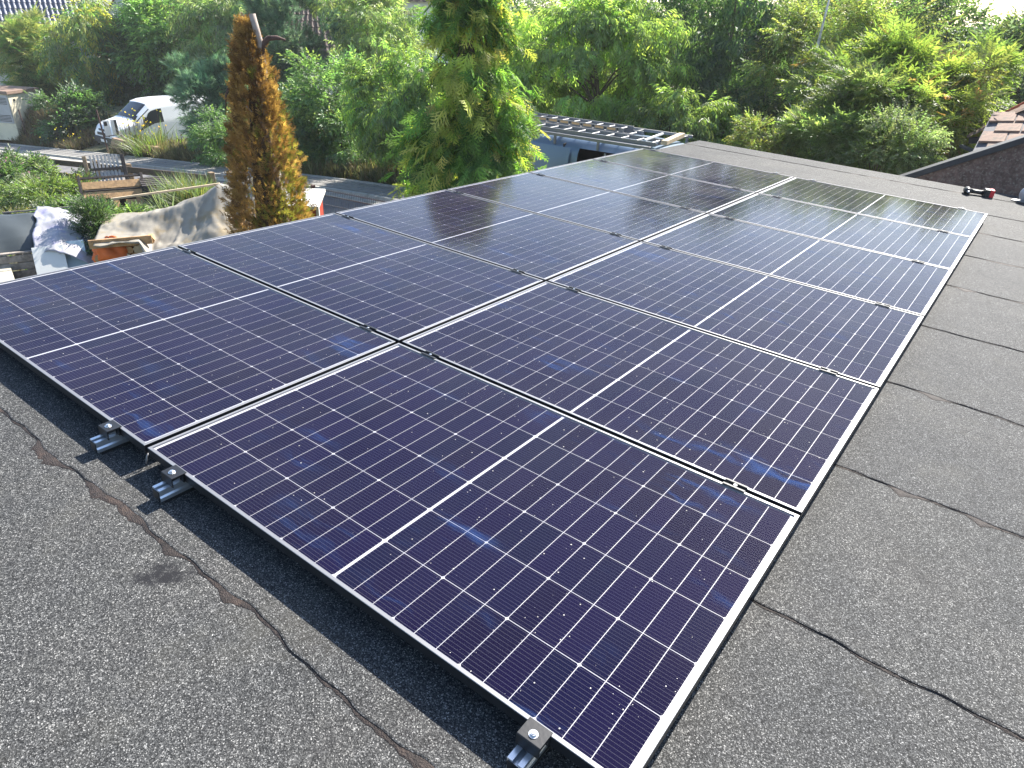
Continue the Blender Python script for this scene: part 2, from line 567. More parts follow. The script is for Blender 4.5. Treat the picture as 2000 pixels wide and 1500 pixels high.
# paving slabs of the footpath, each with its own edges, where they can still be told apart
slab = MB()
slab.box((0, 0, .012), (.47, .25, .024), taper=.97)
slabme = slab.mesh('paving_slab', M['paving'])
k = 0
for i in range(60):
    for j in range(3):
        x = -7.2 - i * .5 - (j % 2) * .25
        if k >= 180: break
        o = obj('paving_slab', slabme, pave)
        y = -1.0 + .16 + j * .285
        sl_ = math.atan2(float(gz(x + .2) - gz(x - .2)), .4)
        o.matrix_world = Matrix.Translation((x, float(yverge(x)) + y, float(gz(x)) + .086 + random.uniform(0, .006))) @ Matrix.Rotation(R(-4), 4, 'Z') @ Matrix.Rotation(-sl_, 4, 'Y')
        k += 1

# ------------------------------------------------------------------ the garage and its felt roof
HR = -.085                                    # felt level below the tops of the panels
XL, XR, YF, YN = -1.86, 5.6, 8.78, -2.6
gar = thing('garage', 'garage with flat grey granulated felt roof carrying the twelve solar panels', 'garage', (0, 0, HR), roof=True)
mb = MB()
mb.box(((XL + XR) / 2, (YF + YN) / 2, -1.42), (XR - XL - .24, YF - YN - .24, 2.5))
mb.build('wall', M['plaster'], gar)
mb = MB()
mb.box(((XL + XR) / 2, (YF + YN) / 2, -.088), (XR - XL - .02, YF - YN - .02, .16))
mb.build('roof_deck', M['flash'], gar)
mb = MB()
mb.box((XL + .005, (YF + YN) / 2, -.07), (.03, YF - YN + .02, .14))
mb.box(((XL + XR) / 2, YF + .0, -.075), (XR - XL + .02, .03, .14))
mb.build('edge_trim', M['flash'], gar, bevel=.004)
seams = [-2.62, -1.9, -1.04, -.168, .755, 1.672, 2.59, 3.545, 4.5, 5.46, 6.4, 7.32, 8.3, 8.79]


def seam_wave(x, k):
    r = np.random.default_rng(100 + k)
    y = np.zeros_like(x)
    for a, fq in ((.007, 1.1), (.006, 3.3), (.0045, 8), (.003, 19), (.002, 43)):
        y += a * np.sin(x * fq * (1 + .2 * r.random()) + r.random() * 7)
    y *= 1.4 if k <= 3 else (1.25 if k <= 6 else .8)
    return y


def lumps(x, k):
    r = np.random.default_rng(300 + k)
    wv = .006 + .003 * np.sin(x * 23 + r.random() * 6)
    n = 26 if k == 3 else 17
    for c in r.uniform(XL, XR, n):
        wd = r.uniform(.03, .075)
        am = r.uniform(.008, .026) if k == 3 else r.uniform(.012, .036)
        wv = wv + am * np.exp(-((x - c) / wd) ** 2)
    wv *= 1.0 + .16 * np.sin(x * 95 + r.random() * 5) + .1 * np.sin(x * 177)
    return wv * (1 if k <= 6 else .75)


xsr = np.arange(XL, XR + .001, .018)
for k in range(len(seams) - 1):
    y0 = seams[k] + (seam_wave(xsr, k) if k else 0 * xsr)
    y1 = seams[k + 1] + .07 if k < len(seams) - 2 else seams[k + 1]
    mb = MB()
    n = len(xsr)
    top = .0065
    vs = []
    for i, x in enumerate(xsr):
        vs += [(x, y0[i], -.004), (x, y0[i], top - .0015), (x, y0[i] + .004, top), (x, y1, .0002)]
    fs = [(i * 4 + j, (i + 1) * 4 + j, (i + 1) * 4 + j + 1, i * 4 + j + 1) for i in range(n - 1) for j in range(3)]
    mb.add(vs, fs)
    mb.m = [1 if (q % 3) == 0 else 0 for q in range(len(fs))]
    st = mb.build('felt_strip', [M['felt'], M['bitumen']], gar)
    if k:
        wv = lumps(xsr, k)
        vs = []
        for i, x in enumerate(xsr):
            e = y0[i]
            h = .0022 + .05 * max(0, wv[i] - .006)
            h = min(h, .0052)
            vs += [(x, e - wv[i], .0003 + .001), (x, e - wv[i] * .82, h * .85 + .0004), (x, e - wv[i] * .4, h + .0004), (x, e + .0015, .0045)]
        mb = MB()
        mb.add(vs, [(i * 4 + j, (i + 1) * 4 + j, (i + 1) * 4 + j + 1, i * 4 + j + 1) for i in range(n - 1) for j in range(3)])
        mb.build('bitumen_seam', M['bitumen'], st, smooth=True)

# ------------------------------------------------------------------ solar panels
PW, PD, PT = 1.762, 1.134, .030
PITCH = 1.154
CL, CW, CG, MIDG = .0695, .182, .0018, .0095     # cell length (x), width (y), gap, middle gap


def frame_mesh():
    mb = MB()
    lip = .011
    prof = [(0, 0), (lip + .014, 0), (lip + .014, .0015), (.0015, .0015), (.0015, PT - .0025), (lip, PT - .0025), (lip, PT), (.0012, PT), (0, PT - .0012)]
    # mitred rectangle swept from the profile (u inward, v up)
    cor = [((0, 0), (1, 1)), ((PW, 0), (-1, 1)), ((PW, PD), (-1, -1)), ((0, PD), (1, -1))]
    n = len(prof)
    vs = [(c[0] + d[0] * u, c[1] + d[1] * u, v) for c, d in cor for u, v in prof]
    fs = []
    for a in range(4):
        b = (a + 1) % 4
        for i in range(n):
            j = (i + 1) % n
            fs.append((a * n + i, b * n + i, b * n + j, a * n + j))
    mb.add(vs, [f[::-1] for f in fs])
    mb.m = [0 if i in (5, 6, 7) else 1 for a in range(4) for i in range(n)]  # lip silver; sides use the black material, their shade painted in as colour
    return mb.mesh('frame', [M['alu'], M['black']])


def cell_mesh(name, left, right):
    hx, hy, c = CL / 2, CW / 2, .0045
    p = []
    p += [(-hx + c, -hy), ] if left else [(-hx, -hy)]
    p += [(hx - c, -hy), (hx, -hy + c)] if right else [(hx, -hy)]
    p += [(hx, hy - c), (hx - c, hy)] if right else [(hx, hy)]
    p += [(-hx + c, hy), (-hx, hy - c)] if left else [(-hx, hy)]
    if left: p += [(-hx, -hy + c)]
    mb = MB()
    mb.prism(p, 0, .0004)
    return mb.mesh(name, M['cell'])


fm = frame_mesh()
cmesh = [cell_mesh('solar_cell', True, False), cell_mesh('solar_cell', False, False), cell_mesh('solar_cell', False, True)]
mb = MB(); mb.box((PW / 2, PD / 2, PT - .0065), (PW - .006, PD - .006, .003)); bm_ = mb.mesh('backsheet', M['back'])
mb = MB()
mb.add([(.004, .004, PT - .0022), (PW - .004, .004, PT - .0022), (PW - .004, PD - .004, PT - .0022), (.004, PD - .004, PT - .0022)], [(0, 1, 2, 3)])
gm_ = mb.mesh('glass', M['cover'])


def make_panel(loc, label):
    t = thing('solar_panel', label, 'solar panel', loc, 0, 'solar panels on the garage roof', roof=True)
    obj('frame', fm, t)
    obj('backsheet', bm_, t)
    tot = 24 * CL + 22 * CG + MIDG
    x = (PW - tot) / 2
    ytot = 6 * CW + 5 * .0024
    for i in range(24):
        for j in range(6):
            y = (PD - ytot) / 2 + j * (CW + .0024)
            o = obj('solar_cell', cmesh[i % 3], t)
            o.location = (x + CL / 2, y + CW / 2, PT - .0049)
        x += CL + (MIDG if i == 11 else CG)
    obj('glass', gm_, t)
    return t


ordn = ['nearest', 'second', 'third', 'fourth', 'fifth', 'farthest']
extra = {('right', 0): 'large in front', ('left', 0): 'cut by the picture edge',
         ('right', 5): 'near the cordless driver', ('left', 5): 'its top corner before the blue van'}
for cname, x0 in (('right', 0.0), ('left', -1.781)):
    for i in range(6):
        lab = '%s solar panel of the %s-hand column' % (ordn[i], cname)
        e = extra.get((cname, i))
        lab += (', ' + e) if e else ', counted from the camera'
        make_panel((x0, i * PITCH, -PT), lab)

# ------------------------------------------------------------------ rails and clamps
railx = [('left', 'outer', -1.645), ('left', 'inner', -.205), ('right', 'inner', .180), ('right', 'outer', 1.545)]
prof = [(-.02, 0), (.02, 0), (.02, .012), (.016, .018), (.016, .022), (.02, .028), (.02, .04), (.007, .04), (.007, .036), (.013, .036), (.013, .026), (-.013, .026), (-.013, .036), (-.007, .036), (-.007, .04),
        (-.02, .04), (-.02, .028), (-.016, .022), (-.016, .018), (-.02, .012)]
RL = 6 * PITCH - .02 + .155
for side, io, x in railx:
    t = thing('mounting_rail', 'aluminium mounting rail under the %s panel column, %s one of its two' % (side, io), 'rail', (x, -.078, -.070), 0, 'mounting rails under the panels', roof=True)
    mb = MB(); mb.extrude(prof, (1, 0, 0), (0, 0, 1), (0, 1, 0), (0, 0, 0), RL); mb.build('profile', M['rail'], t)
    mb = MB(); mb.box((0, RL / 2 + .01, -.0055), (.044, RL, .009)); mb.build('rubber_pad', M['rubber'], t)
    mb = MB(); mb.box((0, -.0012, .018), (.036, .0022, .034)); mb.build('end_cap', M['black'], t, bevel=.001)


def hexbolt(mb, c, r, h):
    mb.prism([(c[0] + r * math.cos(a), c[1] + r * math.sin(a)) for a in np.arange(6) * math.pi / 3], c[2], c[2] + h)
    mb.tube([(c[0], c[1], c[2] + h - .001), (c[0], c[1], c[2] + h + .0015)], r * .62, 10)


def end_clamp(x, y, sgn, label):
    t = thing('end_clamp', label, 'clamp', (x, y, -PT), 0 if sgn > 0 else math.pi, 'end clamps on the rails', roof=True)
    mb = MB()
    pr = [(-.042, 0), (-.039, 0), (-.039, .024), (-.006, .026), (-.006, .002), (-.002, .002), (-.002, PT + .0012), (.008, PT + .0012), (.008, PT + .004), (-.040, PT + .004), (-.042, PT + .002)]
    mb.extrude(pr, (0, 1, 0), (0, 0, 1), (1, 0, 0), (-.03, 0, 0), .06)
    mb.build('clamp_body', M['black'], t, bevel=.0008)
    mb = MB(); hexbolt(mb, (0, -.022, PT + .004), .0075, .006); mb.tube([(0, -.022, PT + .0041), (0, -.022, PT + .0055)], .011, 12); mb.build('bolt', M['steel'], t)
    mb = MB(); mb.box((.006, -.020, .006), (.010, .026, .026), Matrix.Rotation(R(12), 3, 'Y')); mb.build('clamp_foot', M['rail'], t, bevel=.001)


def mid_clamp(x, y, label):
    t = thing('mid_clamp', label, 'clamp', (x, y, -PT), 0, 'mid clamps between the panels', roof=True)
    mb = MB()
    pr = [(-.019, PT + .001), (-.0095, PT + .001), (-.0095, .004), (-.006, .004), (-.006, PT - .007), (.006, PT - .007), (.006, .004), (.0095, .004), (.0095, PT + .001), (.019, PT + .001), (.019, PT + .0045), (.0095, PT + .0045), (.0075, PT - .004), (-.0075, PT - .004), (-.0095, PT + .0045), (-.019, PT + .0045)]
    mb.extrude(pr, (0, 1, 0), (0, 0, 1), (1, 0, 0), (-.038, 0, 0), .076)
    mb.build('clamp_body', M['black'], t, bevel=.0006)
    mb = MB(); hexbolt(mb, (0, 0, PT - .004), .0062, .0075); mb.build('bolt', M['steel'], t)


for side, io, x in railx:
    end_clamp(x + .004, -.0005, 1, 'black end clamp with bolt on the near end of the %s %s rail' % (side, io))
    end_clamp(x, 6 * PITCH - .02 + .0005, -1, 'small black end clamp on the far end of the %s %s rail' % (side, io))
    for i in range(1, 6):
        mid_clamp(x, i * PITCH - .01, 'black mid clamp in the %s row gap from the camera, on the %s %s rail' % (('first', 'second', 'third', 'fourth', 'fifth')[i - 1], side, io))
t = thing('cable_end', 'thin pale cable end hanging from the corner between the two nearest panels', 'cable', (-.012, .006, -.03), 0, roof=True)
mb = MB(); mb.tube([(0, 0, 0), (.002, -.008, -.006), (.003, -.012, -.02), (.0, -.014, -.034)], .0028, 8); mb.build('wire', M['alu'], t, smooth=True)

# ------------------------------------------------------------------ tools lying on the far end of the roof
t = thing('cordless_driver', 'black cordless driver with red battery lying on the far felt seam', 'cordless tool', (1.455, 8.315, HR + .004), R(12), roof=True)
mb = MB()
mb.tube([(0, -.07, .036), (0, -.045, .036), (0, -.02, .036), (0, .05, .036), (0, .075, .034)], [.018, .034, .036, .036, .028], 14)
mb.build('motor_housing', M['black'], t, smooth=True)
mb = MB(); mb.tube([(0, -.07, .036), (0, -.095, .036), (0, -.11, .036)], [.014, .012, .006], 10); mb.build('chuck', M['toolgrey'], t, smooth=True)
mb = MB(); mb.tube([(.02, .0, .038), (.07, .006, .034), (.12, .012, .033), (.155, .014, .035)], [.024, .02, .021, .028], 12); mb.build('handle', M['black'], t, smooth=True)
mb = MB(); mb.box((.185, .012, .040), (.055, .115, .078)); mb.build('battery_mount', M['black'], t, bevel=.006)
mb = MB(); mb.box((.228, .012, .041), (.044, .118, .08)); mb.build('battery', M['toolred'], t, bevel=.008)
t = thing('circular_saw', 'grey power tool at the far right picture edge of the roof', 'power tool', (2.0, 8.42, HR + .004), R(-10), roof=True)
mb = MB(); mb.tube([(0, -.04, .085), (0, -.015, .085), (0, .03, .085)], [.07, .082, .075], 18); mb.build('blade_guard', M['toolgrey'], t, smooth=True)
mb = MB(); mb.box((.02, -.02, .012), (.28, .12, .006)); mb.build('base_plate', M['alu'], t, bevel=.001)
mb = MB(); mb.tube([(.03, .03, .10), (.03, .12, .10), (.03, .16, .10)], [.045, .045, .035], 14); mb.build('motor', M['black'], t, smooth=True)
mb = MB(); mb.tube([(-.02, .02, .16), (.06, .02, .19), (.14, .02, .16), (.17, .02, .10)], .016, 10); mb.build('handle', M['black'], t, smooth=True)

# ------------------------------------------------------------------ vans
def van(name, label, loc, rz, paint, L=4.95, H=1.96, HW=.99, door_open=False, detail=True):
    """x = forward, y = left; nose at x = 0, tail at x = -L"""
    t = thing(name, label, 'van', loc, rz)
    st = [(0.0, .62, .86), (.03, .78, .92), (.16, 1.00, .95), (.35, 1.10, .97), (.95, 1.25, .985), (1.25, 1.50, .99), (1.75, 1.86, .99), (2.05, 1.935, .99), (2.6, H, .99), (4.4, H - .01, .99), (4.85, H - .05, .985), (4.95, H - .12, .965)]
    ss = [a[0] for a in st]

    def P(s, tt, off=0):
        top = float(np.interp(s, ss, [a[1] for a in st]))
        hw = HW * float(np.interp(s, ss, [a[2] for a in st]))
        zb = .24
        side = 1 if tt >= .5 else -1
        u = abs(tt - .5) * 2          # 0 centre line of the roof .. 1 sill
        r = .085
        cl = max(0.0, top - 1.08)
        wtop = hw - .15 * cl - .02
        if u < .42:
            q = u / .42
            y = wtop * (1 - (1 - q) ** 1.0) * (1 - .08 * q ** 4)
            z = top - .045 * q ** 2 - r * .8 * max(0, (q - .78) / .22) ** 2
        else:
            q = (u - .42) / .58
            z0 = top - .045 - r * .8
            z = z0 + (zb - z0) * q
            base = hw - .15 * max(0, z - 1.08) - .05 * max(0, .55 - z)
            y = base if q > .06 else wtop * .92 + (base - wtop * .92) * (q / .06) ** .5
        v = Vector((-s, side * y, z))
        if off:
            e = .01
            du = P(min(s + e, 4.95), tt) - P(max(s - e, 0), tt)
            dv = P(s, min(tt + e, 1)) - P(s, max(tt - e, 0))
            nn = dv.cross(du)
            if nn.length > 1e-9:
                nn.normalize()
                if nn.dot(Vector((0, side * 1.0, .6))) < 0 and s > .5: nn = -nn
                if s <= .5 and nn.dot(Vector((1, side * .3, .6))) < 0: nn = -nn
                v = v + nn * off
        return v

    sgrid = sorted(set(list(np.linspace(0, 4.95, 60)) + ss))
    tg = np.linspace(0, 1, 61)
    mb = MB()
    vs = [P(s, q) for s in sgrid for q in tg]
    nq = len(tg)
    # the +y flank (left side of the van) uses t > .5
    fs = []
    for i in range(len(sgrid) - 1):
        for j in range(nq - 1):
            s_, q_ = (sgrid[i] + sgrid[i + 1]) / 2, (tg[j] + tg[j + 1]) / 2
            if door_open and 2.05 < s_ < 3.3 and abs(q_ - .5) * 2 > .435 and (q_ < .5) and abs(q_ - .5) * 2 < .97:
                continue
            fs.append((i * nq + j, i * nq + j + 1, (i + 1) * nq + j + 1, (i + 1) * nq + j))
    mb.add(vs, fs)
    mb.add([P(0, q) for q in tg], [tuple(range(nq))])
    mb.add([P(4.95, q) for q in tg], [tuple(range(nq))[::-1]])
    mb.build('body', paint, t, smooth=True)

    def patch(nm, s0, s1, t0, t1, mat, off=.006, n=8, fn=None, parent=t):
        b = MB()
        b.grid(lambda a, c: P(*(fn(a, c) if fn else (s0 + (s1 - s0) * a, t0 + (t1 - t0) * c)), off), n, n)
        return b.build(nm, mat, parent, smooth=True)
    patch('windscreen', 1.0, 1.70, .27, .73, M['pane'], .008)
    for sg in (1, -1):
        def fn(a, c, sg=sg):
            u = .50 + .20 * c
            s0 = 1.22 + .42 * (1 - c) if c < 1 else 1.22
            s0 = 1.62 - .55 * c
            return (s0 + (2.25 - s0) * a, .5 + sg * u / 2)
        patch('side_window', 0, 0, 0, 0, M['pane'], .008, 8, fn)
        patch('headlight', .10, .42, .5 + sg * .41, .5 + sg * .30, M['lamp'], .012, 6)
    b = MB(); b.box((.02, 0, .40), (.14, 1.74, .26)); b.box((-.05, 0, .24), (.2, 1.6, .1)); b.build('bumper', M['plastic'], t, bevel=.03)
    b = MB(); b.box((.035, 0, .66), (.05, 1.0, .10)); b.build('lower_grille', M['plastic'], t, bevel=.01)
    b = MB(); b.box((-.005, 0, .82), (.06, .78, .085)); b.build('grille', M['plastic'], t, bevel=.02)
    b = MB(); b.box((.098, .05, .40), (.012, .52, .11)); b.build('number_plate', M['plate'], t)
    for xx in (-.92, -3.95):
        for sg in (1, -1):
            b = MB(); b.tube([(xx, sg * .80, .335), (xx, sg * .985, .335)], [.335, .335], 24); w_ = b.build('wheel', M['rubber'], t, bevel=.02)
            b = MB(); b.tube([(xx, sg * .97, .335), (xx, sg * .992, .335)], [.21, .19], 18); b.build('rim', M['toolgrey'], w_)
    for sg in (1, -1):
        b = MB(); b.box((-1.35, sg * 1.10, 1.22), (.10, .20, .26)); b.box((-1.36, sg * 1.0, 1.12), (.05, .12, .05)); b.build('wing_mirror', M['plastic'], t, bevel=.02)
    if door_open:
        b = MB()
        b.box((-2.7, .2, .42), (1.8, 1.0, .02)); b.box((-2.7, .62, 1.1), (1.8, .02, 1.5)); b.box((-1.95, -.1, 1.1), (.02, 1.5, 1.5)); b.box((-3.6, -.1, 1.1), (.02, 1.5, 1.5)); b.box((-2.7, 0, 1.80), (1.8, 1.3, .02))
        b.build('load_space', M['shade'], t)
        b = MB(); b.tube([(-2.78, -.80, .45), (-2.78, -.78, 1.78)], .018, 8); b.build('grab_pole', M['toolgrey'], t)
        d_ = patch('sliding_door', 3.42, 4.70, .5 - .445 / 2, .5 - .94 / 2, paint, .045, 10)
        b = MB()
        for u in (.60, .72, .84):
            b.add([P(3.46, .5 - u / 2, .049), P(4.66, .5 - u / 2, .049), P(4.66, .5 - (u + .012) / 2, .049), P(3.46, .5 - (u + .012) / 2, .049)], [(0, 1, 2, 3)])
        b.build('door_groove', M['plastic'], d_)
    return t


wv = van('white_van', 'white panel van parked in a drive across the street, facing the road', (-30.95, 14.0, float(gz(-30.5)) + .05), R(-90), M['vanwhite'])
bv = van('blue_van', 'blue grey van with open side door and ladder rack behind the panels', (-1.38, 11.05, -2.76), 0, M['vanblue'], door_open=True)
# roof rack: part of the blue van
mb = MB()
for yy in (-.84, .84):
    mb.bar((-1.9, yy, 1.985), (-4.75, yy, 1.985), .05, .05)
for xx in (-2.0, -2.9, -3.8, -4.6):
    mb.bar((xx, -.84, 1.985), (xx, .84, 1.985), .05, .03)
    for yy in (-.84, .84):
        mb.bar((xx, yy, 1.82), (xx, yy, 1.98), .04, .04, up=(0, 1, 0))
mb.build('roof_rack', M['alu'], bv, bevel=.004)


def ladder(label, loc, rz, L, W, rungs, plugs=True):
    t = thing('ladder', label, 'ladder', loc, rz, 'ladders on the blue van rack')
    for yy in (-W / 2, W / 2):
        mb = MB(); mb.box((0, yy, 0), (L, .026, .066)); mb.build('stile', M['alu'], t, bevel=.003)
    mb = MB(); mb.tube([(0, -W / 2 + .01, 0), (0, W / 2 - .01, 0)], .016, 8); rm = mb.mesh('rung', M['alu'])
    mb = MB(); mb.tube([(0, 0, 0), (0, -.006, 0)], .019, 10); pm = mb.mesh('rung_plug', M['black'])
    mb = MB(); mb.box((0, 0, 0), (.17, .005, .04)); om = mb.mesh('orange_strip', M['orangewood'])
    for i in range(rungs):
        x = -L / 2 + .12 + i * (L - .24) / (rungs - 1)
        obj('rung', rm, t).location = (x, 0, 0)
        if plugs:
            obj('rung_plug', pm, t).location = (x, -W / 2 - .0125, .006 * (-1) ** i)
            if i < rungs - 1:
                obj('orange_strip', om, t).location = (x + (L - .24) / (rungs - 1) / 2, -W / 2 - .0145, 0)
    return t


ZV = -2.76 + 2.003
ladder('lower half of the stacked extension ladder with orange strips on the van rack', (-5.65, 11.05, ZV + .034), R(-1), 3.4, .40, 13)
ladder('upper half of the stacked extension ladder with orange strips on the van rack', (-5.80, 11.06, ZV + .102), R(-1), 3.3, .36, 13)
ladder('plain flat aluminium ladder lying nearest on the blue van rack', (-4.55, 10.52, ZV + .034), R(.5), 2.6, .42, 9, False)
t = thing('timber_batten', 'cream timber batten lying across the front of the van rack', 'batten', (-3.12, 10.70, ZV + .103), R(8), None)
mb = MB(); mb.box((0, 0, 0), (.10, 1.0, .07)); mb.build('beam', M['palewood'], t, bevel=.004)
t = thing('narrow_batten', 'thin white batten across the van rack behind the cream one', 'batten', (-3.50, 10.75, ZV + .083), R(6), None)
mb = MB(); mb.box((0, 0, 0), (.04, .85, .03)); mb.build('beam', M['white'], t, bevel=.003)

# ------------------------------------------------------------------ neighbour's house on the right
nb = thing('neighbour_house', 'brown roughcast gable with black flashing and pinkish tiled roofs at the right edge', 'house', (0, 0, -2.75))
B0 = 2.75
SL = .545 / .99                         # slope of the flashing


def hz(x): return -.46 + SL * (x - .77) + B0


mb = MB()
pts = [(.55, hz(.55)), (3.6, hz(3.6))]
mb.add([(.55, 9.35, 0), (3.6, 9.35, 0), (3.6, 9.35, hz(3.6)), (.55, 9.35, hz(.55)), (.55, 9.60, 0), (3.6, 9.60, 0), (3.6, 9.60, hz(3.6)), (.55, 9.60, hz(.55))],
       [(0, 1, 2, 3), (5, 4, 7, 6), (3, 2, 6, 7), (1, 5, 6, 2), (4, 0, 3, 7)])
mb.build('wall', M['roughcast'], nb)
mb = MB()
mb.bar((.52, 9.46, hz(.52) + .015), (3.6, 9.46, hz(3.6) + .015), .32, .07)
mb.build('flashing', M['flash'], nb, bevel=.008)
# lower roof slope behind the gable, shingled in courses
mb = MB()
r0, r1 = Vector((.95, 9.9, B0 - .62)), Vector((3.6, 9.9, B0 + .78))
mb.add([(1.20, 9.75, B0 - .62), (4.2, 9.75, B0 - .30), (4.2, 11.9, B0 + .60), (1.20, 11.9, B0 + .10)], [(0, 1, 2, 3)])
mb.build('roof_slope', M['greywall'], nb)
tl = MB(); tl.box((0, 0, .012), (.30, .36, .022), taper=.96); tile_me = tl.mesh('shingle', M['tile'])
ex = (Vector((4.2, 9.75, B0 - .30)) - Vector((1.20, 9.75, B0 - .62))).normalized()
ey = (Vector((1.20, 11.9, B0 + .10)) - Vector((1.20, 9.75, B0 - .62))).normalized()
en = ex.cross(ey).normalized()
rt = Matrix((ex, ey, en)).transposed().to_4x4()
for i in range(7):
    for j in range(7):
        o = obj('shingle', tile_me, nb)
        p = Vector((1.20, 9.75, B0 - .62)) + ex * (.16 + i * .31 + (j % 2) * .12) + ey * (.18 + j * .32) + en * .012
        o.matrix_world = Matrix.Translation(p + Vector((0, 0, -2.75))) @ rt @ Matrix.Rotation(R(-4 + random.uniform(-.6, .6)), 4, 'X')
# vent pipe with pale cap on the lower roof
mb = MB(); mb.tube([(1.78, 11.0, B0 - .16), (1.78, 11.0, B0 + .02)], .028, 10); mb.tube([(1.78, 11.0, B0 + .02), (1.78, 11.0, B0 + .06)], [.045, .03], 10); mb.tube([(1.80, 10.85, B0 - .22), (1.80, 10.9, B0 - .16)], [.06, .03], 10)
mb.build('vent_pipe', M['palewood'], nb, smooth=True)
# upper grey gable with a tiled verge
def uz(x): return -.18 + .80 * (x - 1.12) + B0


mb = MB()
mb.add([(1.18, 12.0, B0 - 1), (4, 12.0, B0 - 1), (4, 12.0, uz(4)), (1.18, 12.0, uz(1.18)), (1.18, 12.12, B0 - 1), (4, 12.12, B0 - 1), (4, 12.12, uz(4)), (1.18, 12.12, uz(1.18))],
       [(0, 1, 2, 3), (5, 4, 7, 6), (3, 2, 6, 7), (4, 0, 3, 7)])
mb.build('upper_wall', M['greywall'], nb)
mb = MB()
mb.bar((1.02, 11.93, B0 - .30), (2.6, 11.93, B0 + .02), .06, .09)
mb.build('upper_flashing', M['flash'], nb)
ex = Vector((1, 0, .80)).normalized()
ey = Vector((0, 1, .0))
en = ex.cross(ey)
rt = Matrix((ex, ey, en)).transposed().to_4x4()
tl = MB()
tl.grid(lambda a, b: Vector(((a - .5) * .17, (b - .5) * .22, .014 * math.cos((b - .5) * 2 * math.pi) + .016 * (1 - a))), 2, 8)
tl.grid(lambda a, b: Vector((-.085, (b - .5) * .22, -.012 + a * (.028 + .014 * math.cos((b - .5) * 2 * math.pi)))), 1, 8)
rtile = tl.mesh('roof_tile', M['tile'])
for i in range(10):
    for j in range(5):
        o = obj('roof_tile', rtile, nb)
        p = Vector((1.06, 11.93 + j * .215, uz(1.06) + .03)) + ex * (i * .155) + en * .0
        o.matrix_world = Matrix.Translation(p + Vector((0, 0, -2.75))) @ rt @ Matrix.Rotation(R(random.uniform(-1.5, 1.5)), 4, 'Z')
mb = MB()
mb.bar(Vector((.96, 13.02, uz(.96) + .05)), Vector((3.0, 13.02, uz(3.0) + .05)), .07, .07)
mb.build('ridge_trim', M['roofred'], nb)
mb = MB()
mb.bar((.95, 11.86, uz(.95) - .06), (1.15, 11.70, uz(.95) - .09), .06, .04)
mb.build('gutter_end', M['alu'], nb)


# ------------------------------------------------------------------ houses in the distance
def tiled(mb, a, b, c, d, nu, nv, amp=.035, mi=0):
    """a roof slope as wavy pan tiles in courses: a,b eave ends, c,d ridge ends above b and a"""
    a, b, c, d = map(Vector, (a, b, c, d))
    nn = (b - a).cross(d - a).normalized()
    sub = 5
    rows = []
    for j in range(nv):
        for e in (0, 1):
            v_ = (j + e * .999) / nv
            row = []
            for i in range(nu * sub + 1):
                u_ = i / (nu * sub)
                p = (a * (1 - u_) + b * u_) * (1 - v_) + (d * (1 - u_) + c * u_) * v_
                row.append(p + nn * (amp * math.cos(i / sub * 2 * math.pi) + (.03 if e == 0 else 0)))
            rows.append(row)
    n = nu * sub + 1
    mb.add([p for r_ in rows for p in r_], [(j * n + i, j * n + i + 1, (j + 1) * n + i + 1, (j + 1) * n + i) for j in range(len(rows) - 1) for i in range(n - 1)], mi)


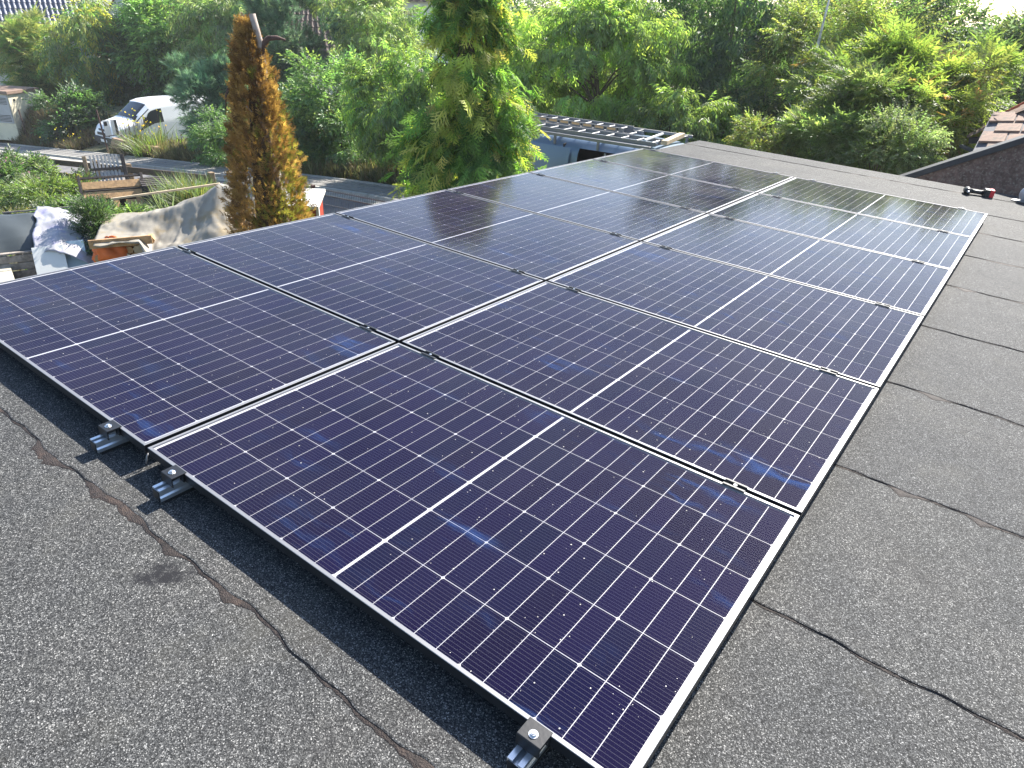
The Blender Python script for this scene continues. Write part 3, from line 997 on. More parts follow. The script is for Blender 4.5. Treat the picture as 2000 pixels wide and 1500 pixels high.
def house(name, label, loc, rz, W, D, hw, pitch_h, roofmat, wallmat, nu, nv, hip=False, windows=(), gable_front=False):
    t = thing(name, label, 'house', loc, rz)
    mb = MB(); mb.box((0, 0, hw / 2 - 1.5), (W, D, hw + 3)); 
    if gable_front:
        mb.add([(-W / 2, -D / 2, hw), (W / 2, -D / 2, hw), (0, -D / 2, hw + pitch_h), (-W / 2, D / 2, hw), (W / 2, D / 2, hw), (0, D / 2, hw + pitch_h)], [(0, 1, 2), (4, 3, 5)])
    elif not hip:
        mb.add([(-W / 2, -D / 2, hw), (-W / 2, D / 2, hw), (-W / 2, 0, hw + pitch_h), (W / 2, -D / 2, hw), (W / 2, D / 2, hw), (W / 2, 0, hw + pitch_h)], [(1, 0, 2), (3, 4, 5)])
    mb.build('wall', wallmat, t)
    mb = MB()
    o = .35
    if gable_front:
        k = pitch_h / (W / 2)
        e = W / 2 + o
        for sg in (1, -1):
            a, b = (sg * e, -sg * (D / 2 + o), hw - k * o + .06), (sg * e, sg * (D / 2 + o), hw - k * o + .06)
            tiled(mb, a, b, (0, sg * (D / 2 + o), hw + pitch_h + .06), (0, -sg * (D / 2 + o), hw + pitch_h + .06), nu, nv)
    else:
        k = pitch_h / (D / 2)
        e = D / 2 + o
        rx = W / 2 + o if not hip else max(.3, W / 2 - D / 2)
        for sg in (1, -1):
            a, b = (-sg * (W / 2 + o), -sg * e, hw - k * o + .06), (sg * (W / 2 + o), -sg * e, hw - k * o + .06)
            tiled(mb, a, b, (sg * rx, 0, hw + pitch_h + .06), (-sg * rx, 0, hw + pitch_h + .06), nu, nv)
        if hip:
            for sg in (1, -1):
                a, b = (sg * (W / 2 + o), -sg * e, hw - k * o + .06), (sg * (W / 2 + o), sg * e, hw - k * o + .06)
                tiled(mb, a, b, (sg * rx, 0, hw + pitch_h + .06), (sg * rx, .001 * sg, hw + pitch_h + .06), max(6, nu // 2), nv)
    mb.build('roof', roofmat, t, smooth=False)
    if not gable_front:
        mb = MB(); mb.tube([(-W / 2 - o, -D / 2 - o - .05, hw - k * o), (W / 2 + o, -D / 2 - o - .05, hw - k * o)], .07, 8); mb.build('gutter', M['eaves'], t)
    for (wx, wz, ww, wh) in windows:
        mb = MB(); mb.box((wx, -D / 2 - .02, wz), (ww, .08, wh)); f_ = mb.build('window', M['white'], t)
        for sg in (-1, 1):
            mb = MB(); mb.box((wx + sg * ww * .24, -D / 2 - .065, wz), (ww * .42, .02, wh * .84)); mb.build('pane', M['pane'], f_)
    return t


house('slate_roof_house', 'white rendered house with slate blue tiled roof, top left picture corner', (-56.3, 21.0, -7.0), R(-112), 9.0, 8.0, 5.55, 5.0, M['roofdark'], M['cream'], 34, 16, windows=((3.2, 3.6, 1.2, 1.3), (.2, 3.6, 1.2, 1.3)))
house('red_roof_house', 'white gabled house with red tiled roof showing above the trees', (-48.6, 27.2, -6.8), R(-118), 6.2, 8.0, 6.4, 3.8, M['roofred'], M['white'], 20, 12, gable_front=True)
house('brown_roof_house', 'house with brown hipped tile roof half hidden behind the tall pine', (-37.5, 31.5, -6.2), R(-130), 9.5, 8.0, 4.4, 4.2, M['roofbrown'], M['cream'], 22, 14, hip=True)
house('pale_house', 'pale house with white framed windows behind the light birch', (-35.0, 37.5, -6.2), R(-135), 9.0, 7.0, 7.6, 4.0, M['roofbrown'], M['cream'], 22, 12, windows=((-2.6, 5.6, 1.4, 1.5), (.2, 5.6, 1.4, 1.5), (2.8, 5.6, 1.4, 1.5)))

# transformer kiosk
kz = float(gz(-42) + bank(np.array(-42.), np.array(15.5)))
kk = thing('transformer_kiosk', 'small cream transformer kiosk with grey louvred doors at the left edge', 'kiosk', (-42.7, 14.85, -5.2), R(25))
mb = MB(); mb.box((0, 0, .35), (1.95, 1.9, 2.3)); mb.build('wall', M['creamy'], kk, bevel=.02)
mb = MB(); mb.box((0, 0, 1.57), (2.15, 2.1, .16)); mb.build('roof_slab', M['eaves'], kk, bevel=.015)
for i, xx in enumerate((-.48, .48)):
    mb = MB(); mb.box((xx, -.965, .76), (.9, .03, 1.36)); d_ = mb.build('door', M['louvre'], kk, bevel=.006)
    for zz in (.32, 1.16):
        for q in range(5):
            mb = MB(); mb.box((xx, -.984, zz - .14 + q * .07), (.74, .012, .028)); mb.build('louvre_slot', M['plastic'], d_)
    mb = MB(); mb.box((xx * .3, -.992, .76), (.035, .03, .14)); mb.build('handle', M['plastic'], d_)
mb = MB(); mb.box((.985, -.62, 1.2), (.02, .10, .10)); mb.build('warning_plate', M['plastic'], kk)

# ------------------------------------------------------------------ low sandstone planter wall, sign and posts by the drive
pw = thing('planter_wall', 'low sandstone block wall holding the flower bed beside the white van', 'wall', (-28.75, 13.2, float(gz(-28.7)) + .06))
def gslope(x0, x): return float(gz(x) - gz(x0))


mb = MB(); mb.box((1.75, .12, .30 + .12), (3.4, .16, .5)); mb.build('core', M['stone'], pw)
stn = None
for j in range(3):
    x = 0.0
    while x < 3.45:
        L_ = random.uniform(.28, .5)
        mb = MB(); mb.box((0, 0, 0), (L_ - .02, .24 + random.uniform(-.02, .02), .175), taper=.94)
        o = mb.build('stone', M['stone'], pw, bevel=.015)
        o.location = (x + L_ / 2, .1 + random.uniform(-.015, .015), .10 + j * .185 + gslope(-28.75, -28.75 + x) * .6)
        x += L_
t = thing('direction_sign', 'white sign with black stripe plates on a leaning dark pole before the van', 'sign', (-29.3, 13.25, float(gz(-29.3)) + .05), 0)
mb = MB(); mb.tube([(0, 0, 0), (-.05, -.02, 1.2), (-.10, -.03, 1.75)], .035, 8); mb.build('pole', M['rust'], t)
for i, (yy, nm, mt) in enumerate(((.12, 'white_plate', 'white'), (.42, 'white_plate', 'white'))):
    mb = MB(); mb.box((.0, yy + .06, 1.02), (.03, .24, .62)); p_ = mb.build(nm, M[mt], t)
    mb = MB(); mb.box((.02, yy + .13 if i else yy + .02, 1.02 if i else 1.2), (.015, .10 if i else .12, .58 if i else .16)); mb.build('black_stripe', M['plastic'], p_)
mb = MB(); mb.bar((0, 0, .72), (0, .5, .72), .03, .03); mb.build('bracket', M['rust'], t)
t = thing('marker_pole', 'thin leaning dark pole in front of the transformer kiosk', 'pole', (-40.2, 14.35, float(gz(-40.2)) + .3), 0)
mb = MB(); mb.tube([(0, 0, 0), (-.05, -.05, 1.45)], .03, 8); mb.build('shaft', M['rust'], t)

# ------------------------------------------------------------------ ranch fence along the garden
fy = lambda x: 8.35 + .02 * (-x - 14)
fposts = [-27.2, -23.2, -19.55, -17.6, -13.5]
fen = thing('ranch_fence', 'low brown two-rail timber fence between the garden and the street', 'fence', (-13.5, 8.35, -3.3))
FO = Vector((-13.5, 8.35, -3.3))
for x in fposts:
    mb = MB(); mb.box(Vector((x, fy(x), float(gz(x)) + .32)) - FO, (.13, .13, 1.0)); mb.build('post', M['fencepost'], fen, bevel=.015)
for k in range(len(fposts) - 1):
    xa, xb = fposts[k], fposts[k + 1]
    for hh in (.30, .68):
        a = Vector((xa, fy(xa) - .08, float(gz(xa)) + hh)) - FO
        b = Vector((xb, fy(xb) - .08, float(gz(xb)) + hh)) - FO
        mb = MB(); mb.bar(a, b, .035, .16); mb.build('rail', M['fence'], fen, bevel=.005)

# wire mesh gate panels at the right
gt = thing('mesh_fence', 'dark wire mesh fence panel with a rusty post by the thuja', 'fence', (-9.35, 8.0, -2.95))
mb = MB(); mb.box((0, 0, .38), (.07, .07, 1.15)); mb.build('post', M['rust'], gt, bevel=.006)
for k in range(3):
    x0 = .06 + k * 2.5
    mb = MB()
    for q in range(50):
        xx = x0 + q * .05
        mb.box((xx, 0, .40 + gslope(-9.35, -9.35 + xx)), (.006, .006, 1.03))
    mb.build('vertical_wire', M['mesh'], gt)['kind'] = 'stuff'
    for zz in (.0, .22, .42, .62, .80, .90):
        mb = MB(); mb.bar((x0, -.006, zz + gslope(-9.35, -9.35 + x0)), (x0 + 2.46, -.006, zz + gslope(-9.35, -9.35 + x0 + 2.46)), .012, .010 if zz < .8 else .02); mb.build('horizontal_wire', M['mesh'], gt)
    if k:
        mb = MB(); mb.box((x0 - .03, 0, .38), (.06, .06, 1.15)); mb.build('post', M['mesh'], gt)

# red box with grey lid right of the thuja
t = thing('red_box', 'red boarded box with grey sloping lid right of the brown thuja', 'box', (-8.35, 6.95, float(gz(-8.3))), R(38))
mb = MB(); mb.box((0, 0, .45), (.62, .5, .9)); mb.build('box_body', M['red'], t, bevel=.01)
mb = MB(); mb.box((0, -.02, .97), (.74, .66, .06), Matrix.Rotation(R(14), 3, 'X')); mb.build('lid', M['board'], t, bevel=.008)
mb = MB(); mb.bar((.33, -.25, .0), (.33, -.25, .9), .05, .05, up=(0, 1, 0)); mb.build('corner_batten', M['white'], t)

# ------------------------------------------------------------------ garden furniture and clutter
def slatted_back(loc, rz):
    t = thing('slatted_garden_chair', 'slatted timber chair back with dark posts behind the pallet bench', 'garden chair', loc, rz)
    tilt = Matrix.Rotation(R(-28), 3, 'X')
    for i in range(8):
        mb = MB(); mb.box(tilt @ Vector((-.29 + i * .083, 0, .62)), (.05, .022, 1.05), tilt); mb.build('slat', M['slat'], t, bevel=.003)
    for zz in (.32, .78):
        mb = MB(); mb.box(tilt @ Vector((0, -.03, zz)), (.72, .03, .06), tilt); mb.build('cross_bar', M['darkwood'], t)
    for xx in (-.42, .42):
        mb = MB(); mb.box(tilt @ Vector((xx, 0, .55)), (.09, .09, 1.15), tilt); mb.build('post', M['fencepost' if xx < 0 else 'darkwood'], t, bevel=.008)
    mb = MB(); mb.box((0, .42, .35), (.8, .5, .05)); mb.build('seat', M['greywood'], t, bevel=.005)
    return t


GB = (-15.9, 7.05)
slatted_back((-16.5, 7.35, float(gz(-16.5)) + .12), R(66))
t = thing('pallet_bench', 'tan pallet bench front in a dark timber frame in the garden', 'bench', (-15.3, 6.85, float(gz(-15.3)) + .05), R(64))
tl_ = Matrix.Rotation(R(-42), 3, 'X')
for i, (zz, xx, ww) in enumerate(((.66, 0, 1.24), (.40, 0, 1.24), (.14, -.40, .44), (.14, .42, .38))):
    mb = MB(); mb.box(tl_ @ Vector((xx, -.05, zz)), (ww, .03, .19), tl_); mb.build('front_board', M['tanwood'], t, bevel=.004)
for xx in (-.55, 0.03, .52):
    mb = MB(); mb.box(tl_ @ Vector((xx, -.02, .40)), (.12, .05, .70), tl_); mb.build('front_block', M['tanwood'], t, bevel=.004)
for xx in (-.66, .67):
    mb = MB(); mb.box(tl_ @ Vector((xx, -.03, .45)), (.06, .09, .95), tl_); mb.build('side_post', M['darkwood'], t, bevel=.005)
mb = MB(); mb.box(tl_ @ Vector((0, -.02, .88)), (1.36, .035, .045), tl_); mb.build('top_bar', M['darkwood'], t)
mb = MB(); mb.box((0, .48, .22), (1.2, .4, .44)); mb.build('support_block', M['darkwood'], t)
t = thing('dark_pallet_stack', 'stack of dark weathered pallets right of the pallet bench', 'pallet stack', (-15.0, 8.05, float(gz(-15.0))), R(68))
for k in range(4):
    mb = MB()
    for q in range(5): mb.box((0, -.4 + q * .2, .14 + k * .15), (1.2, .12, .022))
    for q in (-.5, 0, .5): mb.box((q, 0, .08 + k * .15), (.10, .9, .09))
    mb.build('pallet', M['darkwood'], t)
t = thing('concrete_edging', 'pale grey concrete edging slab before the pallet bench', 'kerb', (-14.2, 7.0, float(gz(-14.2)) + .0), R(57))
mb = MB(); mb.box((0, 0, .09), (2.0, .3, .18)); mb.build('slab', M['concrete'], t, bevel=.02)


def pallet(name, label, mat, loc, rot, W=1.2, H=.82):
    t = thing(name, label, 'pallet', loc)
    t.matrix_world = Matrix.Translation(loc) @ rot
    for i in range(5):
        mb = MB(); mb.box((0, -.06, .07 + i * (H - .14) / 4), (W, .022, .105)); mb.build('board', mat, t, bevel=.004)
    for xx in (-W / 2 + .05, 0, W / 2 - .05):
        mb = MB(); mb.box((xx, 0, H / 2), (.10, .09, H)); mb.build('bearer', mat, t, bevel=.004)
    mb = MB(); mb.box((0, 0, H + .012), (W + .02, .14, .022)); mb.build('top_board', mat, t)
    return t


rz_ = Matrix.Rotation(R(66), 4, 'Z')
pallet('grey_pallet', 'silvered grey pallet standing upright beside the ivy', M['greywood'], (-11.15, 3.78, -2.92), rz_ @ Matrix.Rotation(R(-12), 4, 'X'), 1.05, .88)
pallet('low_pallet', 'grey pallet standing under the dark plastic sheet', M['greywood'], (-10.15, 3.08, -2.98), rz_ @ Matrix.Rotation(R(-4), 4, 'X'), 1.0, .62)
t = thing('dark_sheet', 'dark grey plastic sheet draped over the wood stack', 'sheet', (-10.45, 3.02, -2.9), R(66))
mb = MB()
mb.grid(lambda a, b: Vector(((a - .5) * .92 - .10, -.20 + b * .95, .60 + .42 * b - .10 * b * b - .26 * max(0, .25 - b) ** 1.2 + .015 * math.sin(a * 9 + b * 5) - .05 * (abs(a - .5) * 2) ** 4)), 20, 20)
o = mb.build('sheet', M['greysheet'], t, smooth=True)
sm = o.modifiers.new('solid', 'SOLIDIFY'); sm.thickness = .006
t = thing('white_tarp', 'crumpled white and lilac tarpaulin thrown over the stack next to the dark sheet', 'tarpaulin', (-10.45, 3.02, -2.9), R(66))
mb = MB()
def nz(x, y, z=0.0, o=3): return noise.fractal(Vector((x, y, z)), 1.0, 2.1, o)
def wt(a, b):
    x = .30 + a * .85
    y = -.42 + b * 1.45 - .25 * a
    z = .68 + .38 * b - .14 * b * b - .62 * max(0, a - .35) ** 1.3 - .30 * max(0, .28 - b)
    z += .055 * nz(a * 3.1, b * 2.2, 1) + .018 * abs(nz(a * 7 + b * 4, b * 5, 4)) + .05 * math.exp(-((b - .45 - .2 * a) / .05) ** 2) * min(1, a * 2)
    return Vector((x + .06 * nz(b * 3, 2) + .08 * b, y, z))
mb.grid(wt, 34, 40)
o = mb.build('sheet', M['whitetarp'], t, smooth=True)
sm = o.modifiers.new('solid', 'SOLIDIFY'); sm.thickness = .004
t = thing('white_board', 'white and pale blue coated boards leaning at the stack by the panel edge', 'board', (-9.75, 3.18, -2.95), R(66))
mb = MB(); mb.box((0.05, -.05, .40), (.42, .03, .75), Matrix.Rotation(R(-38), 3, 'X')); mb.build('white_sheet', M['board'], t, bevel=.003)
mb = MB(); mb.box((.34, .10, .40), (.40, .03, .75), Matrix.Rotation(R(-36), 3, 'X')); mb.build('blue_sheet', M['blueboard'], t, bevel=.003)
t = thing('concrete_wall_cap', 'pale concrete wall cap running away at the left picture edge', 'wall', (-11.55, 3.02, -2.98), R(-16.5))
mb = MB(); mb.box((0, 0, .14), (4.6, .34, .5)); mb.build('wall_body', M['concrete'], t, bevel=.02)
for i in range(6):
    mb = MB(); mb.box((-2.0 + i * .78, 0, .42), (.76, .40, .06)); mb.build('cap_stone', M['concrete'], t, bevel=.008)

# firewood pile under the big tarpaulin
pile = thing('firewood_pile', 'split firewood stack showing under the left end of the beige tarp', 'firewood', (-9.15, 3.75, -2.93), R(57))
logr = np.random.default_rng(5)
lm = []
for q in range(4):
    mb = MB(); rr = logr.uniform(.045, .075)
    mb.tube([(0, 0, 0), (0, .35, 0)], rr, 7); lm.append(mb.mesh('log', [M['palewood']] if q % 2 else [M['tanwood']]))
for i in range(7):
    for j in range(7):
        o = obj('log', lm[(i * 3 + j) % 4], pile)
        o.location = (-.05 + i * .125 + (j % 2) * .06, logr.uniform(-.04, .04), .07 + j * .115)
        o.rotation_euler = (0, logr.uniform(0, 3), 0)
mb = MB(); mb.box((.6, .45, .35), (1.3, .5, .7)); mb.build('inner_stack', M['bark'], pile)
mb = MB()
mb.bar((-.12, -.10, .80), (.75, -.10, .82), .03, .13); mb.build('orange_board', M['tanwood'], pile)
t = thing('orange_sack', 'bright orange plastic sack tucked into the firewood under the tarp', 'sack', (-9.33, 3.75, -2.45), R(57))
mb = MB()
def sack(a, b):
    th, ph = a * 2 * math.pi, (b - .5) * math.pi
    r = 1 + .13 * math.sin(3 * th + 2 * math.sin(ph * 2)) + .08 * math.sin(7 * th + ph * 3)
    r += .22 * nz(math.cos(th) * 1.6 + 3, math.sin(th) * 1.6, ph * 1.7, 4)
    return Vector((.29 * r * math.cos(th) * math.cos(ph) + .24, .14 * r * math.sin(th) * math.cos(ph) - .08, .22 * r * math.sin(ph) + .10))
mb.grid(sack, 44, 26); mb.build('bag', M['orange'], t, smooth=True)
t = thing('beige_tarp', 'large beige weathered tarpaulin sagging over the firewood left of the thuja', 'tarpaulin', (-9.05, 3.75, -2.93), R(57))
mb = MB()
tr_ = np.random.default_rng(9)
def tarp(a, b):
    # a along the pile (left to right), b from the near hem over the ridge to the back
    x = -.10 + a * 2.85
    y = -.55 + b * 1.9
    ridge = .84 + .80 * min(1, a * 1.02) - .20 * max(0, a - .85)
    prof = max(0.0, 1 - abs(b - .62) / .62) ** .62 if b < .62 else 1 - ((b - .62) / .38) ** 2 * .55
    sag = -.13 * math.exp(-((a - .42) / .14) ** 2 - ((b - .42) / .2) ** 2) + .06 * math.exp(-((a - .62 - .1 * (b - .4)) / .06) ** 2) - .07 * math.exp(-((a - .28) / .07) ** 2 - ((b - .3) / .25) ** 2)
    fold = .06 * nz(a * 5, b * 3, 2, 4) + .035 * (1 - abs(nz(a * 9 - 3 * b, b * 4, 7, 3)) * 2.2) * (.3 + .7 * (1 - b)) + .012 * nz(a * 26, b * 16, 3)
    z = .22 + (ridge - .22) * prof + sag + fold
    L_ = min(1, max(0, (.27 - a) / .05))
    if L_ > 0:
        q = max(0, b - .42) / .58
        y2 = -.16 + (y + .16) * (b if b > .42 else .42 * (b / .42) ** .3)
        z2 = max(z, .90 - .10 * (1 - b) + .4 * fold)
        y = y * (1 - L_) + max(y, -.12 - .04 * math.sin(a * 40)) * L_
        z = z * (1 - L_) + z2 * L_
    return Vector((x, y, z))
mb.grid(tarp, 110, 60)
o = mb.build('cloth', M['tarp'], t, smooth=True)
sm = o.modifiers.new('solid', 'SOLIDIFY'); sm.thickness = .004
t = thing('pale_batten', 'long pale batten lying along the back edge of the beige tarp', 'batten', (-10.6, 4.75, -1.78), R(40))
mb = MB(); mb.box((.9, 0, .02), (1.9, .05, .03), Matrix.Rotation(R(-9), 3, 'Y')); mb.build('beam', M['palewood'], t)


# ------------------------------------------------------------------ foliage
def tpl_twig(n, ll, lw, hang=0.0, fold=.25, seed=0):
    r = np.random.default_rng(seed)
    V, F = [], []
    for i in range(n):
        y = .12 + .88 * i / (n - 1)
        sg = 1 if i % 2 else -1
        a = r.uniform(.5, 1.1) * sg if i < n - 1 else 0
        d = np.array([math.sin(a), math.cos(a), -hang + r.uniform(-.25, .25)])
        d /= np.linalg.norm(d)
        side = np.cross(d, [0, 0, 1.0]); side /= np.linalg.norm(side)
        nn = np.cross(side, d)
        tw = r.uniform(-.7, .7)
        side, nn = side * math.cos(tw) + nn * math.sin(tw), nn * math.cos(tw) - side * math.sin(tw)
        b0 = np.array([0, y, -.12 * y * y])
        L_ = ll * r.uniform(.75, 1.2)
        W_ = lw * L_ / ll
        b = len(V)
        V += [b0, b0 + d * L_ * .45 + side * W_ / 2 + nn * fold * W_, b0 + d * L_ - nn * .1 * L_, b0 + d * L_ * .45 - side * W_ / 2 + nn * fold * W_]
        F += [(b, b + 1, b + 2), (b, b + 2, b + 3)]
    b = len(V)
    V += [np.array([-.008, 0, 0]), np.array([.008, 0, 0]), np.array([0, 1, -.12])]
    F += [(b, b + 1, b + 2)]
    return np.array(V), np.array(F)


def tpl_compound(pairs, seed):
    r = np.random.default_rng(seed)
    V, F = [], []
    for i in range(pairs * 2 + 1):
        k = i // 2
        y = .22 + .75 * k / pairs
        sg = 1 if i % 2 else -1
        a = (1.0 + r.uniform(-.15, .15)) * sg if i < pairs * 2 else 0
        d = np.array([math.sin(a), math.cos(a), -.25 + r.uniform(-.15, .15)]); d /= np.linalg.norm(d)
        side = np.cross(d, [0, 0, 1.0]); side /= np.linalg.norm(side)
        b0 = np.array([0, y, .05 - .35 * y * y])
        L_ = .36 * r.uniform(.85, 1.1)
        b = len(V)
        V += [b0, b0 + d * L_ * .4 + side * .045 + [0, 0, .02], b0 + d * L_, b0 + d * L_ * .4 - side * .045 + [0, 0, .02]]
        F += [(b, b + 1, b + 2), (b, b + 2, b + 3)]
    b = len(V)
    V += [np.array([-.01, 0, 0]), np.array([.01, 0, 0]), np.array([0, .98, -.3])]
    F += [(b, b + 1, b + 2)]
    return np.array(V), np.array(F)


def tpl_fan(nb, seed, droop=.25, wid=.5, lw=.055):
    """flat cypress spray"""
    r = np.random.default_rng(seed)
    V, F = [], []

    def spike(p, d, L_, W_, one=False):
        side = np.array([d[1], -d[0], 0]); side /= np.linalg.norm(side) + 1e-9
        b = len(V)
        if one:
            V.extend([p - side * W_ * .5, p + side * W_ * .6, p + d * L_])
            F.append((b, b + 1, b + 2))
            return
        V.extend([p - side * W_ * .5, p + side * W_ * .5 + d * L_ * .3, p + d * L_, p - side * W_ * .55 + d * L_ * .35])
        F.extend([(b, b + 1, b + 2), (b, b + 2, b + 3)])
    for i in range(nb):
        y = .05 + .85 * i / nb
        sg = 1 if i % 2 else -1
        L_ = wid * (1.05 - y) * r.uniform(.7, 1.15) + .08
        a = sg * r.uniform(.6, .95)
        d = np.array([math.sin(a), math.cos(a), 0])
        spike(np.array([0, y, 0]), d, L_, lw)
        for q in (.45, .72):
            a2 = a - sg * r.uniform(.45, .8) if q < .6 else a + sg * .4
            spike(np.array([0, y, 0]) + d * L_ * q, np.array([math.sin(a2), math.cos(a2), 0]), L_ * .42, lw * .95, True)
    spike(np.array([0, .0, 0]), np.array([0, 1., 0]), 1.0, lw * 1.2)
    V = np.array(V)
    V[:, 2] += -droop * V[:, 1] ** 2 - .25 * np.abs(V[:, 0]) ** 1.5 + r.normal(0, .012, len(V))
    return V, np.array(F)


def tpl_tuft(n, seed, spread=.9, w_=.035):
    r = np.random.default_rng(seed)
    V, F = [], []
    for i in range(n):
        th = r.uniform(0, 2 * math.pi)
        ph = r.uniform(.15, spread)
        d = np.array([math.sin(ph) * math.cos(th), math.cos(ph), math.sin(ph) * math.sin(th)])
        side = np.cross(d, r.normal(size=3)); side /= np.linalg.norm(side)
        p = np.array([0, r.uniform(0, .6), 0])
        b = len(V)
        V += [p - side * w_ / 2, p + side * w_ / 2, p + d * r.uniform(.4, .7)]
        F += [(b, b + 1, b + 2)]
    return np.array(V), np.array(F)


def tpl_grass(n, seed, w_=.03, bend=.5):
    r = np.random.default_rng(seed)
    V, F = [], []
    for i in range(n):
        th = r.uniform(0, 2 * math.pi)
        o = np.array([math.cos(th), 0, math.sin(th)]) * r.uniform(0, .12)
        dr = np.array([math.cos(th), 0, math.sin(th)])
        sd_ = np.array([-math.sin(th), 0, math.cos(th)]) * w_
        H_, B_ = r.uniform(.55, 1.0), r.uniform(.05, bend)
        b = len(V)
        p1 = o + dr * B_ * .3 + np.array([0, H_ * .55, 0])
        p2 = o + dr * B_ + np.array([0, H_ * (1 - .25 * B_), 0])
        V += [o - sd_, o + sd_, p1 - sd_ * .7, p1 + sd_ * .7, p2]
        F += [(b, b + 1, b + 3), (b, b + 3, b + 2), (b + 2, b + 3, b + 4)]
    return np.array(V), np.array(F)


TW = [tpl_twig(7, .38, .17, .25, seed=s) for s in range(5)]
TW_HANG = [tpl_twig(8, .44, .13, .9, seed=10 + s) for s in range(5)]
TW_SMALL = [tpl_twig(9, .23, .125, .3, seed=20 + s) for s in range(5)]
COMP = [tpl_compound(5, 30 + s) for s in range(4)]
FAN = [tpl_fan(9, 40 + s) for s in range(5)]
FAN_UP = [tpl_fan(6, 50 + s, droop=-.05, wid=.38, lw=.085) for s in range(5)]
TUFT = [tpl_tuft(22, 60 + s) for s in range(4)]
GRASS = [tpl_grass(9, 70 + s) for s in range(4)]
GRASS_FINE = [tpl_grass(12, 80 + s, .012, .7) for s in range(4)]


def scatter(name, tpls, pos, dirs, scale, tint, mat, parent=None, up=(0, 0, 1), roll=.5, seed=1):
    r = np.random.default_rng(seed)
    N = len(pos)
    dirs = dirs / (np.linalg.norm(dirs, axis=1, keepdims=True) + 1e-9)
    upv = np.tile(np.array(up, float), (N, 1))
    par = np.abs((dirs * upv).sum(1)) > .97
    upv[par] = [1, 0, 0]
    side = np.cross(dirs, upv); side /= np.linalg.norm(side, axis=1, keepdims=True)
    nor = np.cross(side, dirs)
    a = r.normal(0, roll, N)[:, None]
    side, nor = side * np.cos(a) + nor * np.sin(a), nor * np.cos(a) - side * np.sin(a)
    which = r.integers(0, len(tpls), N)
    AV, AF, AC = [], [], []
    base = 0
    for k, (V, F) in enumerate(tpls):
        ix = np.where(which == k)[0]
        if not len(ix): continue
        s_ = scale[ix][:, None, None]
        P = pos[ix][:, None, :] + s_ * (side[ix][:, None, :] * V[None, :, 0:1] + dirs[ix][:, None, :] * V[None, :, 1:2] + nor[ix][:, None, :] * V[None, :, 2:3])
        AV.append(P.reshape(-1, 3))
        off = (np.arange(len(ix)) * len(V))[:, None, None] + F[None] + base
        AF.append(off.reshape(-1, 3))
        AC.append(np.repeat(tint[ix], len(V), axis=0))
        base += len(ix) * len(V)
    AV, AF, AC = np.concatenate(AV), np.concatenate(AF), np.concatenate(AC)
    me = bpy.data.meshes.new(name)
    me.vertices.add(len(AV)); me.vertices.foreach_set('co', AV.astype(np.float32).ravel())
    me.loops.add(AF.size); me.loops.foreach_set('vertex_index', AF.astype(np.int32).ravel())
    me.polygons.add(len(AF)); me.polygons.foreach_set('loop_start', np.arange(0, AF.size, 3, dtype=np.int32))
    me.polygons.foreach_set('loop_total', np.full(len(AF), 3, dtype=np.int32))
    ca = me.color_attributes.new('tint', 'FLOAT_COLOR', 'POINT')
    ca.data.foreach_set('color', np.concatenate([AC, np.ones((len(AC), 1))], 1).astype(np.float32).ravel())
    me.update(calc_edges=True)
    me.materials.append(mat)
    return obj(name, me, parent)


def tints(r, n, cols, weights=None, var=.22):
    c = np.array(cols)[r.choice(len(cols), n, p=weights)]
    return c * (1 + r.normal(0, var, (n, 1))).clip(.45, 1.7) * (1 + r.normal(0, .06, (n, 3)))


NTRI = [0]


